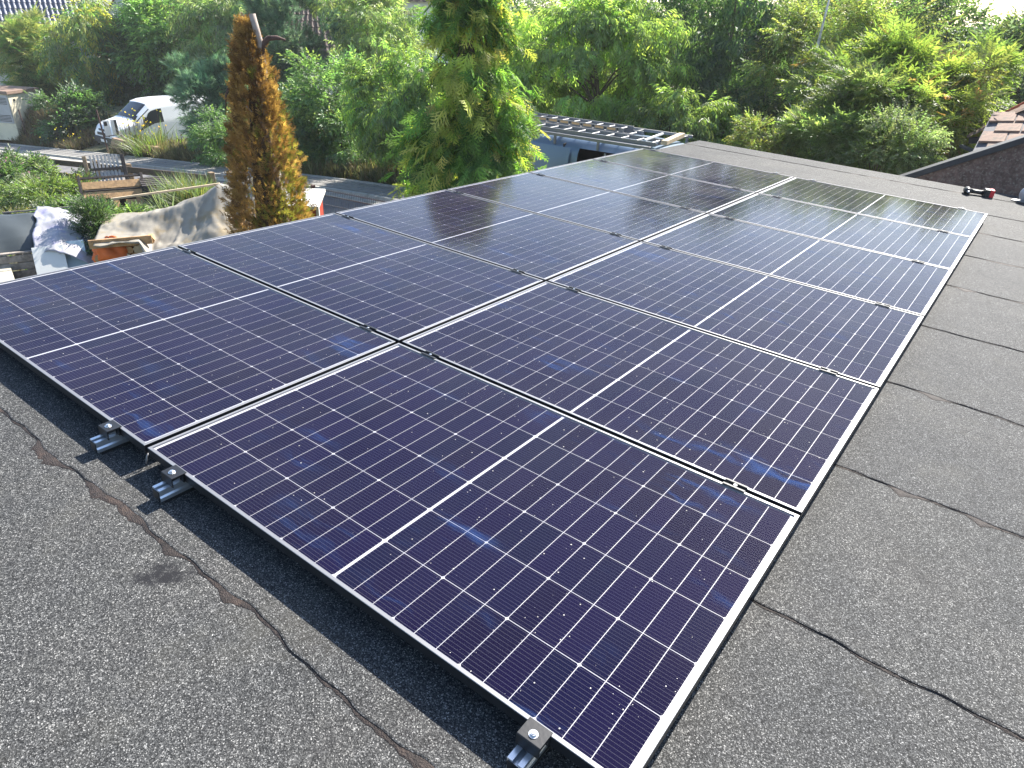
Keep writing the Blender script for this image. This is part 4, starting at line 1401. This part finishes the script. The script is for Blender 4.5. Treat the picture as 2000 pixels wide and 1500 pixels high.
def crown_tree(name, label, cat, base, c, rad, kind, n, size, cols, seed, group='trees beyond the street', nb=46, rb=.27, droop=.2, trunk=.09, trunkmat='bark', weights=None, lean=(0, 0), inner=.5, limbs=16, zcut=None, crownname='crown', lift=1.0):
    """base: foot of the trunk; c: crown centre; rad: crown radii"""
    r = np.random.default_rng(seed)
    base, c, rad = np.array(base, float), np.array(c, float), np.array(rad, float)
    t = thing(name, label, cat, tuple(base), 0, group)
    d = r.normal(size=(nb, 3)); d /= np.linalg.norm(d, axis=1, keepdims=True)
    rr = r.uniform(inner, 1.0, nb) ** .8
    bc = d * rr[:, None] * (1 + r.normal(0, .10, (nb, 1)))
    brad = rb * r.uniform(.65, 1.35, nb)
    k = r.choice(nb, n, p=(brad ** 2) / (brad ** 2).sum())
    q = r.normal(size=(n, 3)); q /= np.linalg.norm(q, axis=1, keepdims=True)
    q *= (r.uniform(0, 1, n) ** .45)[:, None]
    loc = bc[k] + q * brad[k][:, None] * np.array([1, 1, .62])
    pos = (loc * rad) + c - base
    out = loc * rad
    out = out / (np.linalg.norm(out, axis=1, keepdims=True) + 1e-6)
    dirs = out * .7 + q * .55 + r.normal(0, .35, (n, 3)) + np.array([0, 0, -droop])
    tpl, mt = {'twig': (TW, 'leaf'), 'hang': (TW_HANG, 'leaf'), 'small': (TW_SMALL, 'leaf'), 'comp': (COMP, 'leaf'), 'fan': (FAN, 'needle'), 'tuft': (TUFT, 'needle')}[kind]
    # each bough has its own shade of the leaf colour
    tb = (1 + r.normal(0, .16, (nb, 1))).clip(.6, 1.5)[k]
    tint = tints(r, n, cols, weights) * tb * lift
    g_ = tint.mean(1, keepdims=True)
    tint = tint * .88 + g_ * .12
    keep = np.ones(n, bool) if zcut is None else (pos[:, 2] + base[2] > zcut)
    scatter(crownname, tpl, pos[keep], dirs[keep], (size * r.uniform(.7, 1.25, n))[keep], tint[keep].clip(.004, .8), M[mt], t, seed=seed)
    mb = MB()
    tp = c - base + np.array([0, 0, rad[2] * .55])
    pts = [Vector((0, 0, -.1)), Vector(tp * .35 + r.normal(0, .05, 3)), Vector(tp * .7 + r.normal(0, .05, 3)), Vector(tp)]
    mb.tube(pts, [trunk, trunk * .8, trunk * .5, trunk * .12], 8)
    for i in r.choice(nb, min(limbs, nb), replace=False):
        e = Vector(bc[i] * rad + c - base)
        f_ = r.uniform(.35, .75)
        s0 = Vector(tp) * f_
        if e.z < s0.z * .6: s0 = Vector(tp) * .3
        mid = (s0 + e) / 2 + Vector((0, 0, .12 * (e - s0).length))
        mb.tube([s0, mid, e], [trunk * .32, trunk * .2, trunk * .06], 5, cap=False)
    mb.build('trunk', M[trunkmat], t, smooth=True)
    NTRI[0] += n
    return t


G1, G2, G3 = (.070, .125, .030), (.046, .092, .027), (.105, .160, .034)        # mid, dark, fresh
YG, YY, BG, OL = (.165, .225, .036), (.26, .24, .035), (.075, .12, .075), (.11, .135, .045)


def gb(x, y): return float(gz(x)) + float(bank(np.array(float(x)), np.array(float(y))))


# --- far and left group
crown_tree('golden_conifer', 'layered golden green conifer before the slate roof house', 'conifer', (-47.77, 18.57, gb(-47.77, 18.57)), (-47.77, 18.57, -2.76), (2.03, 2.03, 2.90), 'fan', 1700, 0.72, [OL, G1, (.17, .17, .05)], 11, nb=40, rb=.3, droop=.1, lift=1.92)
crown_tree('weeping_birch', 'weeping birch with yellow autumn patches above the white van', 'tree', (-44.09, 19.84, gb(-44.09, 19.84)), (-44.09, 19.72, -1.94), (1.92, 1.92, 3.00), 'hang', 2300, 0.60, [G1, OL, (.24, .22, .03)], 12, nb=34, rb=.33, droop=1.0, weights=[.4, .3, .3], trunkmat='birch', trunk=.07, lift=2.21)
crown_tree('bright_deciduous', 'bright green broadleaf tree towering behind the white van', 'tree', (-39.12, 24.33, gb(-39.12, 24.33)), (-40.71, 23.36, -1.38), (3.05, 2.68, 3.42), 'twig', 3600, 0.61, [G3, G1, (.06, .115, .03)], 13, nb=60, rb=.24, lift=2.21)
crown_tree('grey_willow', 'grey green willow behind the brown thuja tip', 'tree', (-33.73, 23.62, gb(-33.73, 23.62)), (-33.73, 23.17, -0.94), (3.02, 2.46, 3.02), 'hang', 3600, 0.56, [OL, G1, (.095, .125, .055)], 14, nb=60, rb=.26, droop=.7, lift=2.00)
crown_tree('blue_pine', 'low blue green pine hiding the tail of the white van', 'pine', (-22.6, 14.6, gb(-22.6, 14.6)), (-22.9, 14.3, -2.35), (1.55, 1.3, 1.75), 'tuft', 4200, .30, [(.055, .105, .070), (.075, .125, .095), (.035, .07, .045)], 15, nb=52, rb=.24, droop=-.25, lift=1.89)
crown_tree('kiosk_shrub', 'dark green shrub leaning against the transformer kiosk', 'shrub', (-37.0, 15.2, gb(-37, 15.2)), (-36.6, 15.2, -4.45), (1.6, 1.2, 1.2), 'twig', 2300, .42, [G2, (.028, .05, .02)], 16, nb=44, rb=.28, lift=1.82)
crown_tree('tall_pine', 'tall dark blue pine before the brown hipped roof', 'pine', (-22.6, 18.1, gb(-22.6, 18.1)), (-22.6, 18.0, -.3), (1.5, 1.5, 2.3), 'tuft', 4200, .34, [(.045, .085, .060), (.06, .10, .082), (.03, .06, .04)], 17, nb=46, rb=.26, droop=-.2, lift=1.76)
crown_tree('van_side_tree', 'dark broadleaf tree filling the gap above the white van roof', 'tree', (-32.50, 22.43, gb(-32.50, 22.43)), (-32.85, 22.66, -3.19), (3.91, 2.07, 2.64), 'twig', 4200, 0.53, [G2, G1], 18, nb=50, rb=.26, lift=1.69)
crown_tree('van_gap_tree', 'dark green tree closing the gap between the birch and the white van roof', 'tree', (-41.93, 22.66, gb(-41.93, 22.66)), (-41.93, 22.43, -3.07), (3.45, 2.07, 2.53), 'twig', 3600, 0.55, [G2, G1], 181, nb=50, rb=.27, lift=1.30)
crown_tree('pale_birch', 'pale light green birch before the windows of the pale house', 'tree', (-21.6, 21.5, gb(-21.6, 21.5)), (-21.4, 21.2, -.7), (2.7, 2.2, 2.6), 'hang', 4400, .40, [OL, (.11, .14, .05), G3], 19, nb=64, rb=.24, droop=.6, trunkmat='birch', trunk=.07, lift=2.08)
crown_tree('dark_broadleaf', 'dark green broadleaf tree right of the brown thuja', 'tree', (-15.9, 14.2, gb(-15.9, 14.2)), (-15.9, 14.0, -1.9), (1.75, 1.5, 1.55), 'twig', 4200, .30, [G2, G1, (.10, .14, .03)], 20, nb=56, rb=.24, weights=[.5, .35, .15], lift=1.62)
crown_tree('cherry_tree', 'yellow green cherry tree with hanging leaves left of the tall cypress', 'tree', (-11.3, 12.9, gb(-11.3, 12.9)), (-11.4, 12.8, -1.15), (1.35, 1.2, 1.55), 'hang', 4600, .27, [YG, G3, G1], 21, nb=50, rb=.25, droop=.8, lift=1.69)
crown_tree('hedge_shrub', 'dense dark shrub at the kerb behind the garden fence', 'shrub', (-19.4, 12.9, gb(-19.4, 12.9)), (-19.6, 12.9, -3.15), (1.5, .9, .95), 'small', 2600, .30, [G2, G1], 22, nb=40, rb=.28, trunk=.03, lift=1.56)
crown_tree('verge_shrub', 'mid green shrub above the dry grass verge', 'shrub', (-14.9, 13.5, gb(-14.9, 13.5)), (-14.9, 13.4, -2.55), (1.9, .9, .95), 'small', 3000, .28, [G1, G2, G3], 23, nb=46, rb=.26, trunk=.03, lift=1.56)
crown_tree('verge_shrub', 'round dark shrub on the verge behind the tall cypress', 'shrub', (-9.6, 13.0, gb(-9.6, 13)), (-9.5, 13.0, -2.1), (1.5, .9, 1.0), 'small', 2600, .28, [G2, G1], 24, nb=46, rb=.26, trunk=.03, lift=1.56)
# --- middle and right group
crown_tree('light_willow', 'light green tree with drooping leaves spreading behind the blue van', 'tree', (-6.4, 14.6, -2.7), (-7.1, 14.2, -.1), (2.25, 1.6, 1.75), 'hang', 7200, .26, [YG, G3, (.105, .15, .03)], 25, nb=90, rb=.19, droop=.8, zcut=-1.9, lift=1.84)
crown_tree('light_willow_bough', 'low arching light green tree over the right end of the blue van', 'tree', (-3.9, 13.6, -2.7), (-4.2, 13.2, -.95), (1.5, .8, .75), 'hang', 2300, .24, [YG, G3, (.105, .15, .03)], 26, nb=36, rb=.24, droop=.8, lift=1.26)
crown_tree('dark_tree', 'tall dark green broadleaf tree in the middle of the tree belt', 'tree', (-5.0, 18.0, -2.7), (-5.1, 17.6, .45), (2.7, 2.0, 2.6), 'hang', 7200, .30, [G2, G1, (.042, .085, .024)], 27, nb=84, rb=.2, droop=.6, lift=1.35)
crown_tree('dark_undergrowth', 'dark tangled shrub behind the far roof corner', 'shrub', (-3.6, 14.6, -2.7), (-3.3, 14.4, -1.3), (1.7, 1.0, 1.2), 'small', 3600, .26, [G2, (.03, .05, .018), OL], 28, nb=56, rb=.22, trunk=.04, lift=1.25)
crown_tree('silver_birch', 'yellowing birch with a white leaning trunk', 'tree', (-2.9, 15.6, -2.7), (-2.5, 15.7, .25), (1.35, 1.2, 1.5), 'small', 5600, .26, [(.20, .21, .04), OL, YG, G3], 29, nb=70, rb=.22, droop=.4, trunkmat='birch', trunk=.05, lift=1.08)
mb = MB()
mb.tube([(.92, -1.65, .2), (.90, -1.66, 1.7), (.93, -1.66, 2.6), (.915, -1.66, 3.5), (.93, -1.62, 4.3)], [.045, .040, .034, .026, .014], 7)
mb.tube([(.90, -1.66, 1.9), (.78, -1.7, 2.25), (.60, -1.72, 2.5)], [.02, .013, .005], 5)
sb_ = [o for o in bpy.data.objects if o.name == 'silver_birch'][0]
mb.build('white_trunk', M['birch'], sb_, smooth=True)
crown_tree('sumac_tree', 'bright yellow green tree with feathery leaves and reddish tips on its right', 'tree', (-.4, 13.4, -2.7), (-.45, 13.2, -.22), (1.5, 1.15, 1.15), 'comp', 5200, .30, [YG, (.14, .21, .035), (.21, .25, .04), (.25, .15, .05)], 30, nb=80, rb=.2, droop=.25, weights=[.36, .38, .23, .03], lift=0.92)
crown_tree('red_tip_shrub', 'yellowish shrub with red tips at the left of the tiled verge', 'shrub', (.55, 12.4, -2.7), (.55, 12.5, -.25), (.62, .6, .95), 'comp', 1700, .25, [YG, (.22, .24, .05), (.26, .13, .05)], 31, nb=34, rb=.27, trunk=.03, weights=[.55, .35, .10])
crown_tree('round_shrub', 'small yellow green round shrub behind the far roof edge', 'shrub', (-1.8, 11.5, -2.7), (-1.8, 11.4, -.75), (.48, .45, .55), 'small', 1500, .17, [(.15, .15, .03), OL, YG], 32, nb=30, rb=.3, trunk=.03)
crown_tree('feathery_shrub', 'mid green feathery shrub in the middle of the far roof edge', 'shrub', (-.9, 11.2, -2.7), (-.85, 11.3, -.68), (.72, .6, .72), 'comp', 2200, .20, [G3, (.13, .2, .05), (.16, .2, .06)], 33, nb=34, rb=.28, trunk=.03)
crown_tree('feathery_shrub', 'grey green feathery shrub next to the brown gable', 'shrub', (.05, 10.7, -2.7), (.1, 10.85, -.62), (.74, .55, .70), 'small', 2700, .17, [(.18, .22, .10), (.13, .18, .08), G3], 34, nb=36, rb=.28, trunk=.03)
crown_tree('olive_shrub', 'olive tinted low shrub beneath the sumac tree', 'shrub', (-.4, 11.9, -2.7), (-.35, 11.9, -.35), (1.0, .6, .85), 'comp', 2600, .22, [G3, (.13, .2, .04), (.17, .19, .06)], 35, nb=36, rb=.28, trunk=.03, lift=1.03)
crown_tree('back_tree', 'green broadleaf tree behind the sumac, near the top right', 'tree', (-1.3, 24.0, -2.7), (-1.25, 24.0, .35), (1.9, 1.7, 1.9), 'twig', 3800, .36, [G1, G3, (.05, .09, .035)], 36, nb=56, rb=.24, lift=1.20)
crown_tree('corner_tree', 'blue green tree at the right picture edge above the tiles', 'tree', (.7, 21.5, -2.7), (.75, 21.3, .15), (1.25, 1.2, 1.35), 'twig', 2600, .34, [G1, BG, OL], 37, nb=44, rb=.26, lift=1.12)
crown_tree('back_shrub', 'light green shrub squeezed between sumac and tiled verge', 'shrub', (.62, 14.2, -2.7), (.62, 14.2, .15), (.5, .5, .7), 'comp', 1000, .3, [(.14, .20, .04), YG], 38, nb=24, rb=.3, trunk=.03)
crown_tree('back_tree', 'pale hazy tree closing the gap above the blue van', 'tree', (-13.5, 24.0, -3.2), (-13.2, 23.8, -.6), (2.8, 2.0, 2.0), 'hang', 3600, .40, [OL, (.115, .14, .05)], 39, nb=60, rb=.24, droop=.5, lift=1.20)
crown_tree('back_tree', 'light green tree filling the skyline gap right of the tall cypress', 'tree', (-11.5, 21.6, -3.0), (-11.6, 21.4, -.2), (2.2, 1.6, 1.55), 'hang', 3400, .34, [OL, YG, (.125, .15, .05)], 391, nb=54, rb=.24, droop=.5, lift=1.28)
crown_tree('back_tree', 'olive tree behind the white birch trunk', 'tree', (-3.0, 21.5, -2.75), (-3.3, 21.5, .1), (2.6, 2.0, 1.9), 'small', 4200, .38, [OL, (.13, .14, .035), G1], 40, nb=64, rb=.23, lift=1.20)

# --- the golden green cypress in front of the blue van
def cypress(name, label, base, H, rbase, n, size, cols, weights, seed):
    r = np.random.default_rng(seed)
    t = thing(name, label, 'conifer', base, 0)
    nb = 240
    hh = r.uniform(.10, .99, nb) ** .9
    th = r.uniform(0, 2 * math.pi, nb)
    env = rbase * (1 - hh) ** .92 * (1 + .24 * np.sin(hh * 23 + th * 2)) + .05
    bt = np.stack([np.cos(th) * env, np.sin(th) * env, hh * H - .22 * env], 1)       # bough tips
    k = r.integers(0, nb, n)
    u = r.uniform(.32, 1.03, n) ** .75
    axis = np.stack([np.zeros(n), np.zeros(n), hh[k] * H], 1)
    spread = (.10 + .09 * r.random(n)) * np.clip(1.25 - .6 * hh[k], .5, 1.2)
    pos = axis + (bt[k] - axis) * u[:, None] + r.normal(0, 1, (n, 3)) * spread[:, None] * np.array([1, 1, .55])
    out = bt[k] - axis
    out /= np.linalg.norm(out, axis=1, keepdims=True)
    dirs = out + r.normal(0, .35, (n, 3)) + np.array([0, 0, -.45])
    gold = (r.random(nb) < .34)[k] & (u > .58)
    tint = tints(r, n, cols[:2], [.55, .45])
    tint[gold] = tints(r, int(gold.sum()), cols[2:])
    scatter('crown', FAN, pos, dirs, size * r.uniform(.65, 1.3, n), tint.clip(.004, .8), M['needle'], t, seed=seed, roll=.7)
    mb = MB(); mb.tube([(0, 0, 0), (0.03, 0, H * .5), (0, 0, H * .97)], [.13, .08, .01], 8)
    for i in range(0, nb, 4):
        mb.tube([(0, 0, float(hh[i] * H)), tuple(bt[i] * .85 + np.array([0, 0, .03]))], [.018, .004], 4, cap=False)
    mb.build('trunk', M['bark'], t, smooth=True)


cypress('golden_cypress', 'tall green cypress with golden drooping sprays in front of the blue van', (-4.95, 7.55, -2.78), 4.75, 1.34, 6200, .28, [(.155, .255, .05), (.09, .17, .038), (.40, .39, .10), (.32, .36, .07)], None, 51)

# --- the brown columnar thuja with a dead trunk beside it
th_ = thing('brown_thuja', 'dead brown columnar thuja tied to a bare dead trunk', 'conifer', (-7.06, 5.40, -2.82), 0)
r = np.random.default_rng(61)
n = 10500
H = 3.74
nclump = 620
chh = (np.arange(nclump) + r.random(nclump)) / nclump
cth = (np.arange(nclump) * 2.399963 + r.normal(0, .25, nclump))
kq = r.integers(0, nclump, n)
off = r.normal(size=(n, 3)) * np.array([.042, .042, .06])
hh = chh[kq]
th = cth[kq]
prof_r = np.interp(hh, [0, .08, .22, .45, .70, .88, 1.0], [.46, .50, .50, .41, .28, .17, .035])
csz = (1 + r.normal(0, .10, nclump))[kq]
pos = np.stack([np.cos(th) * prof_r * csz, np.sin(th) * prof_r * csz, hh * H], 1) + off * np.clip(prof_r / .3, .5, 1.3)[:, None]
dirs = np.stack([np.cos(th) * .8, np.sin(th) * .8, np.full(n, 1.0)], 1) + r.normal(0, .25, (n, 3)) + off * 5
brown = np.array([(.25, .135, .045), (.33, .19, .062), (.17, .09, .034), (.40, .245, .09)])
green = np.array([(.25, .215, .045), (.17, .175, .036)])
gmask = ((r.random(nclump)[kq] < np.clip(.80 - .95 * hh, .0, 1) * (.6 + .6 * np.cos(th - .9))))
tint = brown[r.integers(0, 4, nclump)[kq]]
tint = np.where(gmask[:, None], green[r.integers(0, 2, n)], tint)
tint = tint * (1 + r.normal(0, .16, (n, 1))).clip(.5, 1.6) * (1 + r.normal(0, .16, (nclump, 1)))[kq].clip(.55, 1.5)
scatter('crown', FAN_UP, pos, dirs, .106 * r.uniform(.6, 1.35, n), tint.clip(.006, .7), M['dry'], th_, seed=62, roll=1.2)
mb = MB(); mb.tube([(0, 0, -.1), (0, 0, 1.7), (0, 0, 3.4)], [.27, .19, .03], 10)
mb.build('trunk', M['core'], th_, smooth=True)
# the bare trunk with cut top and stubs: right of the tip seen from the garage
rd = np.array([.62, .78, 0])          # direction that runs to the right in the photo
mb = MB()
tc_ = np.array([.06, -.04, 0]) + rd * .055
b0 = np.array([0, 0, 1.2]) + rd * .10
pts = [np.array([0, 0, 2.6]) + rd * .10, np.array([0, 0, 3.2]) + rd * .12 + tc_ * .7, np.array([0, 0, 3.52]) + rd * .10 + tc_, np.array([0, 0, 3.86]) + rd * .05 + tc_]
mb.tube([tuple(p) for p in pts], [.055, .052, .048, .044], 10)
mb.build('dead_trunk', M['deadwood'], th_, smooth=True)
mb = MB()
q = lambda a, z: tuple(rd * a + tc_ + np.array([0, 0, z]))
mb.tube([q(.10, 3.38), q(.14, 3.50), q(.22, 3.575), q(.33, 3.585), q(.44, 3.56)], [.045, .042, .036, .028, .012], 8)
mb.build('branch_stub', M['rust'], th_, smooth=True)
mb = MB()
mb.tube([q(-.02, 3.14), q(-.20, 3.13), q(-.34, 3.03), q(-.43, 2.86), q(-.47, 2.62)], [.03, .026, .02, .016, .006], 7)
mb.tube([q(-.20, 3.13), q(-.30, 3.16), q(-.36, 3.15)], [.012, .008, .003], 5)
mb.build('branch_stub', M['rust'], th_, smooth=True)
mb = MB()
mb.tube([q(-.02, 2.60), q(-.14, 2.66), q(-.22, 2.78), q(-.23, 2.92)], [.014, .012, .008, .003], 6)
mb.build('branch_stub', M['deadwood'], th_, smooth=True)

# ------------------------------------------------------------------ garden plants
def bush(name, label, c, rad, kind, n, size, cols, seed, cat='bush', droop=.1, flowers=None, nf=0, weights=None):
    t = crown_tree(name, label, cat, (c[0], c[1], float(gz(c[0]))), c, rad, kind, n, size, cols, seed, group='plants in the garden', nb=34, rb=.3, droop=droop, trunk=.025, limbs=8, weights=weights, inner=.35, crownname='foliage')
    if flowers:
        r = np.random.default_rng(seed + 500)
        d = r.normal(size=(nf, 3)); d[:, 2] = np.abs(d[:, 2]); d /= np.linalg.norm(d, axis=1, keepdims=True)
        pos = d * np.array(rad) * r.uniform(.85, 1.1, (nf, 1)) + np.array(c) - np.array([c[0], c[1], float(gz(c[0]))])
        scatter('blossoms', [tpl_tuft(9, 5, 1.4, .4)], pos, d, np.full(nf, .085) * r.uniform(.6, 1.2, nf), tints(r, nf, flowers), M['petal'], t, seed=seed)['kind'] = 'stuff'
    return t


bush('hibiscus_bush', 'green bush with pink purple blossoms at the left picture edge', (-19.4, 6.05, -3.2), (.7, .7, .62), 'twig', 1300, .20, [G1, G2, (.09, .14, .05)], 201, flowers=[(.50, .22, .48), (.58, .32, .55)], nf=46)
bush('feathery_bush', 'bright light green feathery bush in the middle of the garden', (-16.8, 5.95, -3.1), (.70, .62, .52), 'small', 2600, .17, [(.15, .24, .04), (.19, .26, .05), G3], 202)
bush('leafy_bush', 'leafy green bush with a few red leaves left of the pallet bench', (-17.1, 6.8, -3.32), (.75, .5, .40), 'twig', 1300, .18, [G3, G1, (.20, .14, .03)], 203, weights=[.5, .4, .1])
bush('young_tree', 'grey green young shrub beside the fence post', (-22.0, 7.6, -3.65), (.5, .5, .4), 'twig', 1000, .22, [(.12, .17, .08), G1], 204)
bush('post_climber', 'light green climber on the left fence post', (-22.9, 8.3, -3.9), (.34, .3, .3), 'twig', 600, .18, [(.17, .23, .05), G3], 205)
bush('ivy_mound', 'dense dark ivy mound between the grey pallet and the beige tarp', (-10.12, 4.22, -2.42), (.47, .5, .66), 'small', 4200, .12, [(.045, .09, .025), (.075, .125, .036), G2], 206)
bush('bramble_patch', 'light green bramble patch in front of the pallet bench', (-13.0, 5.65, -2.98), (1.0, .8, .30), 'twig', 2000, .16, [(.15, .23, .045), G3, G1], 207)
bush('ground_bush', 'low green ground cover bush behind the grey pallet', (-13.4, 5.15, -2.92), (.7, .6, .34), 'twig', 1500, .15, [(.13, .20, .045), G1], 208)
bush('sedum_patch', 'low yellowish brown sedum patch near the left edge', (-16.0, 4.9, -3.35), (1.1, .7, .26), 'small', 1700, .16, [(.21, .18, .06), (.15, .18, .06), OL], 209)
bush('variegated_bush', 'pale variegated bush under the purple blossoms', (-17.6, 5.3, -3.45), (.6, .5, .36), 'twig', 1000, .15, [(.24, .28, .12), G3, (.34, .36, .20)], 210)


def grasses(name, label, c, n, size, spread, cols, seed, tpl=GRASS_FINE, cat='grass'):
    r = np.random.default_rng(seed)
    t = thing(name, label, cat, (c[0], c[1], float(gz(c[0]))), 0)
    pos = np.concatenate([r.normal(0, spread, (n, 2)), np.zeros((n, 1))], 1)
    d = np.concatenate([pos[:, :2] * .7 + r.normal(0, .12, (n, 2)), np.ones((n, 1))], 1)
    scatter('blades', tpl, pos, d, size * r.uniform(.6, 1.2, n), tints(r, n, cols), M['leaf'], t, seed=seed, up=(1, 0, 0))
    return t


grasses('ornamental_grass', 'tall blue green ornamental grass clump behind the beige tarp', (-13.1, 7.55), 170, .95, .24, [(.11, .15, .09), (.09, .13, .05), (.17, .17, .05)], 221)
grasses('yellow_flowering_plant', 'yellow flowering weeds in front of the white van', (-26.3, 13.55), 70, 1.3, .45, [(.10, .12, .05), (.15, .125, .07), G3], 222)
for i, (x, y, n_, lab) in enumerate(((-26.9, 13.5, 75, 'bright yellow evening primrose blooms in front of the white van'), (-22.2, 13.2, 26, 'yellow blooms at the foot of the blue pine'), (-34.5, 13.9, 26, 'yellow blooms on the bank below the kiosk'))):
    r = np.random.default_rng(230 + i)
    t = thing('yellow_flower', lab, 'flowers', (x, y, float(gz(x))), 0, 'yellow flowers along the verge')
    pos = np.stack([r.normal(0, .75, n_), r.normal(0, .3, n_), np.zeros(n_)], 1)
    pos[:, 2] = [float(gz(x + p[0]) - gz(x)) + q for p, q in zip(pos, r.uniform(.45, 1.75 if i == 0 else 1.1, n_))]
    scatter('petals', [tpl_tuft(9, 6, 1.4, .5)], pos, r.normal(size=(n_, 3)) + [0, 0, 1], r.uniform(.04, .085, n_), tints(r, n_, [(.62, .52, .04), (.7, .62, .12)]), M['petal'], t, seed=i)['kind'] = 'stuff'
    mb = MB()
    for p in pos: mb.tube([(p[0] + r.normal(0, .06), p[1] + r.normal(0, .06), -.05), (p[0] + r.normal(0, .03), p[1], p[2] * .6), tuple(p)], .006, 4, cap=False)
    mb.build('stems', M['fence'], t)['kind'] = 'stuff'

# the hazy summer air over the whole place
hb = MB()
hb.box((0, 50, -1.0), (1500, 1600, 15.0))
hz_m = bpy.data.materials.new('haze')
hz_m.use_nodes = True
ht = hz_m.node_tree
ht.nodes.remove(ht.nodes['Principled BSDF'])
pv = ht.nodes.new('ShaderNodeVolumePrincipled')
pv.inputs['Color'].default_value = (.93, .96, 1.0, 1)
pv.inputs['Density'].default_value = HAZE
pv.inputs['Anisotropy'].default_value = .35
ht.links.new(pv.outputs[0], ht.nodes['Material Output'].inputs['Volume'])
tag(hb.build('haze', hz_m), kind='stuff')

# uncountable ground cover
def cover(name, n, fx, fy_, size, cols, seed, tpl=GRASS, mat='leaf', zf=None):
    r = np.random.default_rng(seed)
    x, y = fx(r, n), None
    y = fy_(r, x)
    z = gz(x) + np.where((x < -33), bank(x, y), np.where(y > yverge(x), bank(x, y), 0))
    pos = np.stack([x, y, z], 1)
    d = np.concatenate([r.normal(0, .22, (n, 2)), np.ones((n, 1))], 1)
    o = scatter(name, tpl, pos, d, size * r.uniform(.5, 1.3, n), tints(r, n, cols), M[mat], seed=seed, up=(1, 0, 0), roll=2)
    return tag(o, kind='stuff')


cover('verge_grass', 3400, lambda r, n: r.uniform(-29, -7.5, n), lambda r, x: yverge(x) + .12 + np.abs(r.normal(0, .9, len(x))), .55, [(.17, .135, .075), (.125, .10, .055), (.085, .095, .04), (.20, .165, .095)], 301, mat='dry')
cover('bank_grass', 2600, lambda r, n: r.uniform(-48, -33.3, n), lambda r, x: yverge(x) + .1 + np.abs(r.normal(0, 1.3, len(x))), .5, [(.15, .11, .07), (.085, .095, .04), (.12, .09, .06)], 302, mat='dry')
cover('garden_grass', 2600, lambda r, n: r.uniform(-27, -9, n), lambda r, x: r.uniform(2.0, 7.9, len(x)), .26, [(.075, .12, .03), (.13, .14, .05), (.17, .14, .07)], 303)
cover('planter_grass', 500, lambda r, n: r.uniform(-28.6, -25.2, n), lambda r, x: r.uniform(13.35, 13.7, len(x)), .45, [(.10, .14, .04), (.18, .14, .08), (.085, .115, .035)], 304)

# far wood that closes the view behind the trees
r = np.random.default_rng(400)
n = 4500
x = r.uniform(-75, 22, n)
y = 36 + r.uniform(0, 16, n) + .10 * np.abs(x)
top = -.2 + .9 * np.sin(x * .31) + .6 * np.sin(x * .83 + 1) + .02 * (-x) - .5 * np.exp(-((x + 16) / 5) ** 2) + 1.1 * (x < -3)
z = gz(x) + (top - gz(x) - 0) * r.random(n) ** .6
dd = r.normal(size=(n, 3)) + [0, -.6, .2]
o = scatter('distant_wood', TW, np.stack([x, y, z], 1), dd, r.uniform(.9, 1.8, n), tints(r, n, [G1, OL, G2]), M['leaf'], seed=401)
tag(o, kind='stuff')
print('twigs', NTRI[0], 'tris', sum(len(m.polygons) for m in bpy.data.meshes))
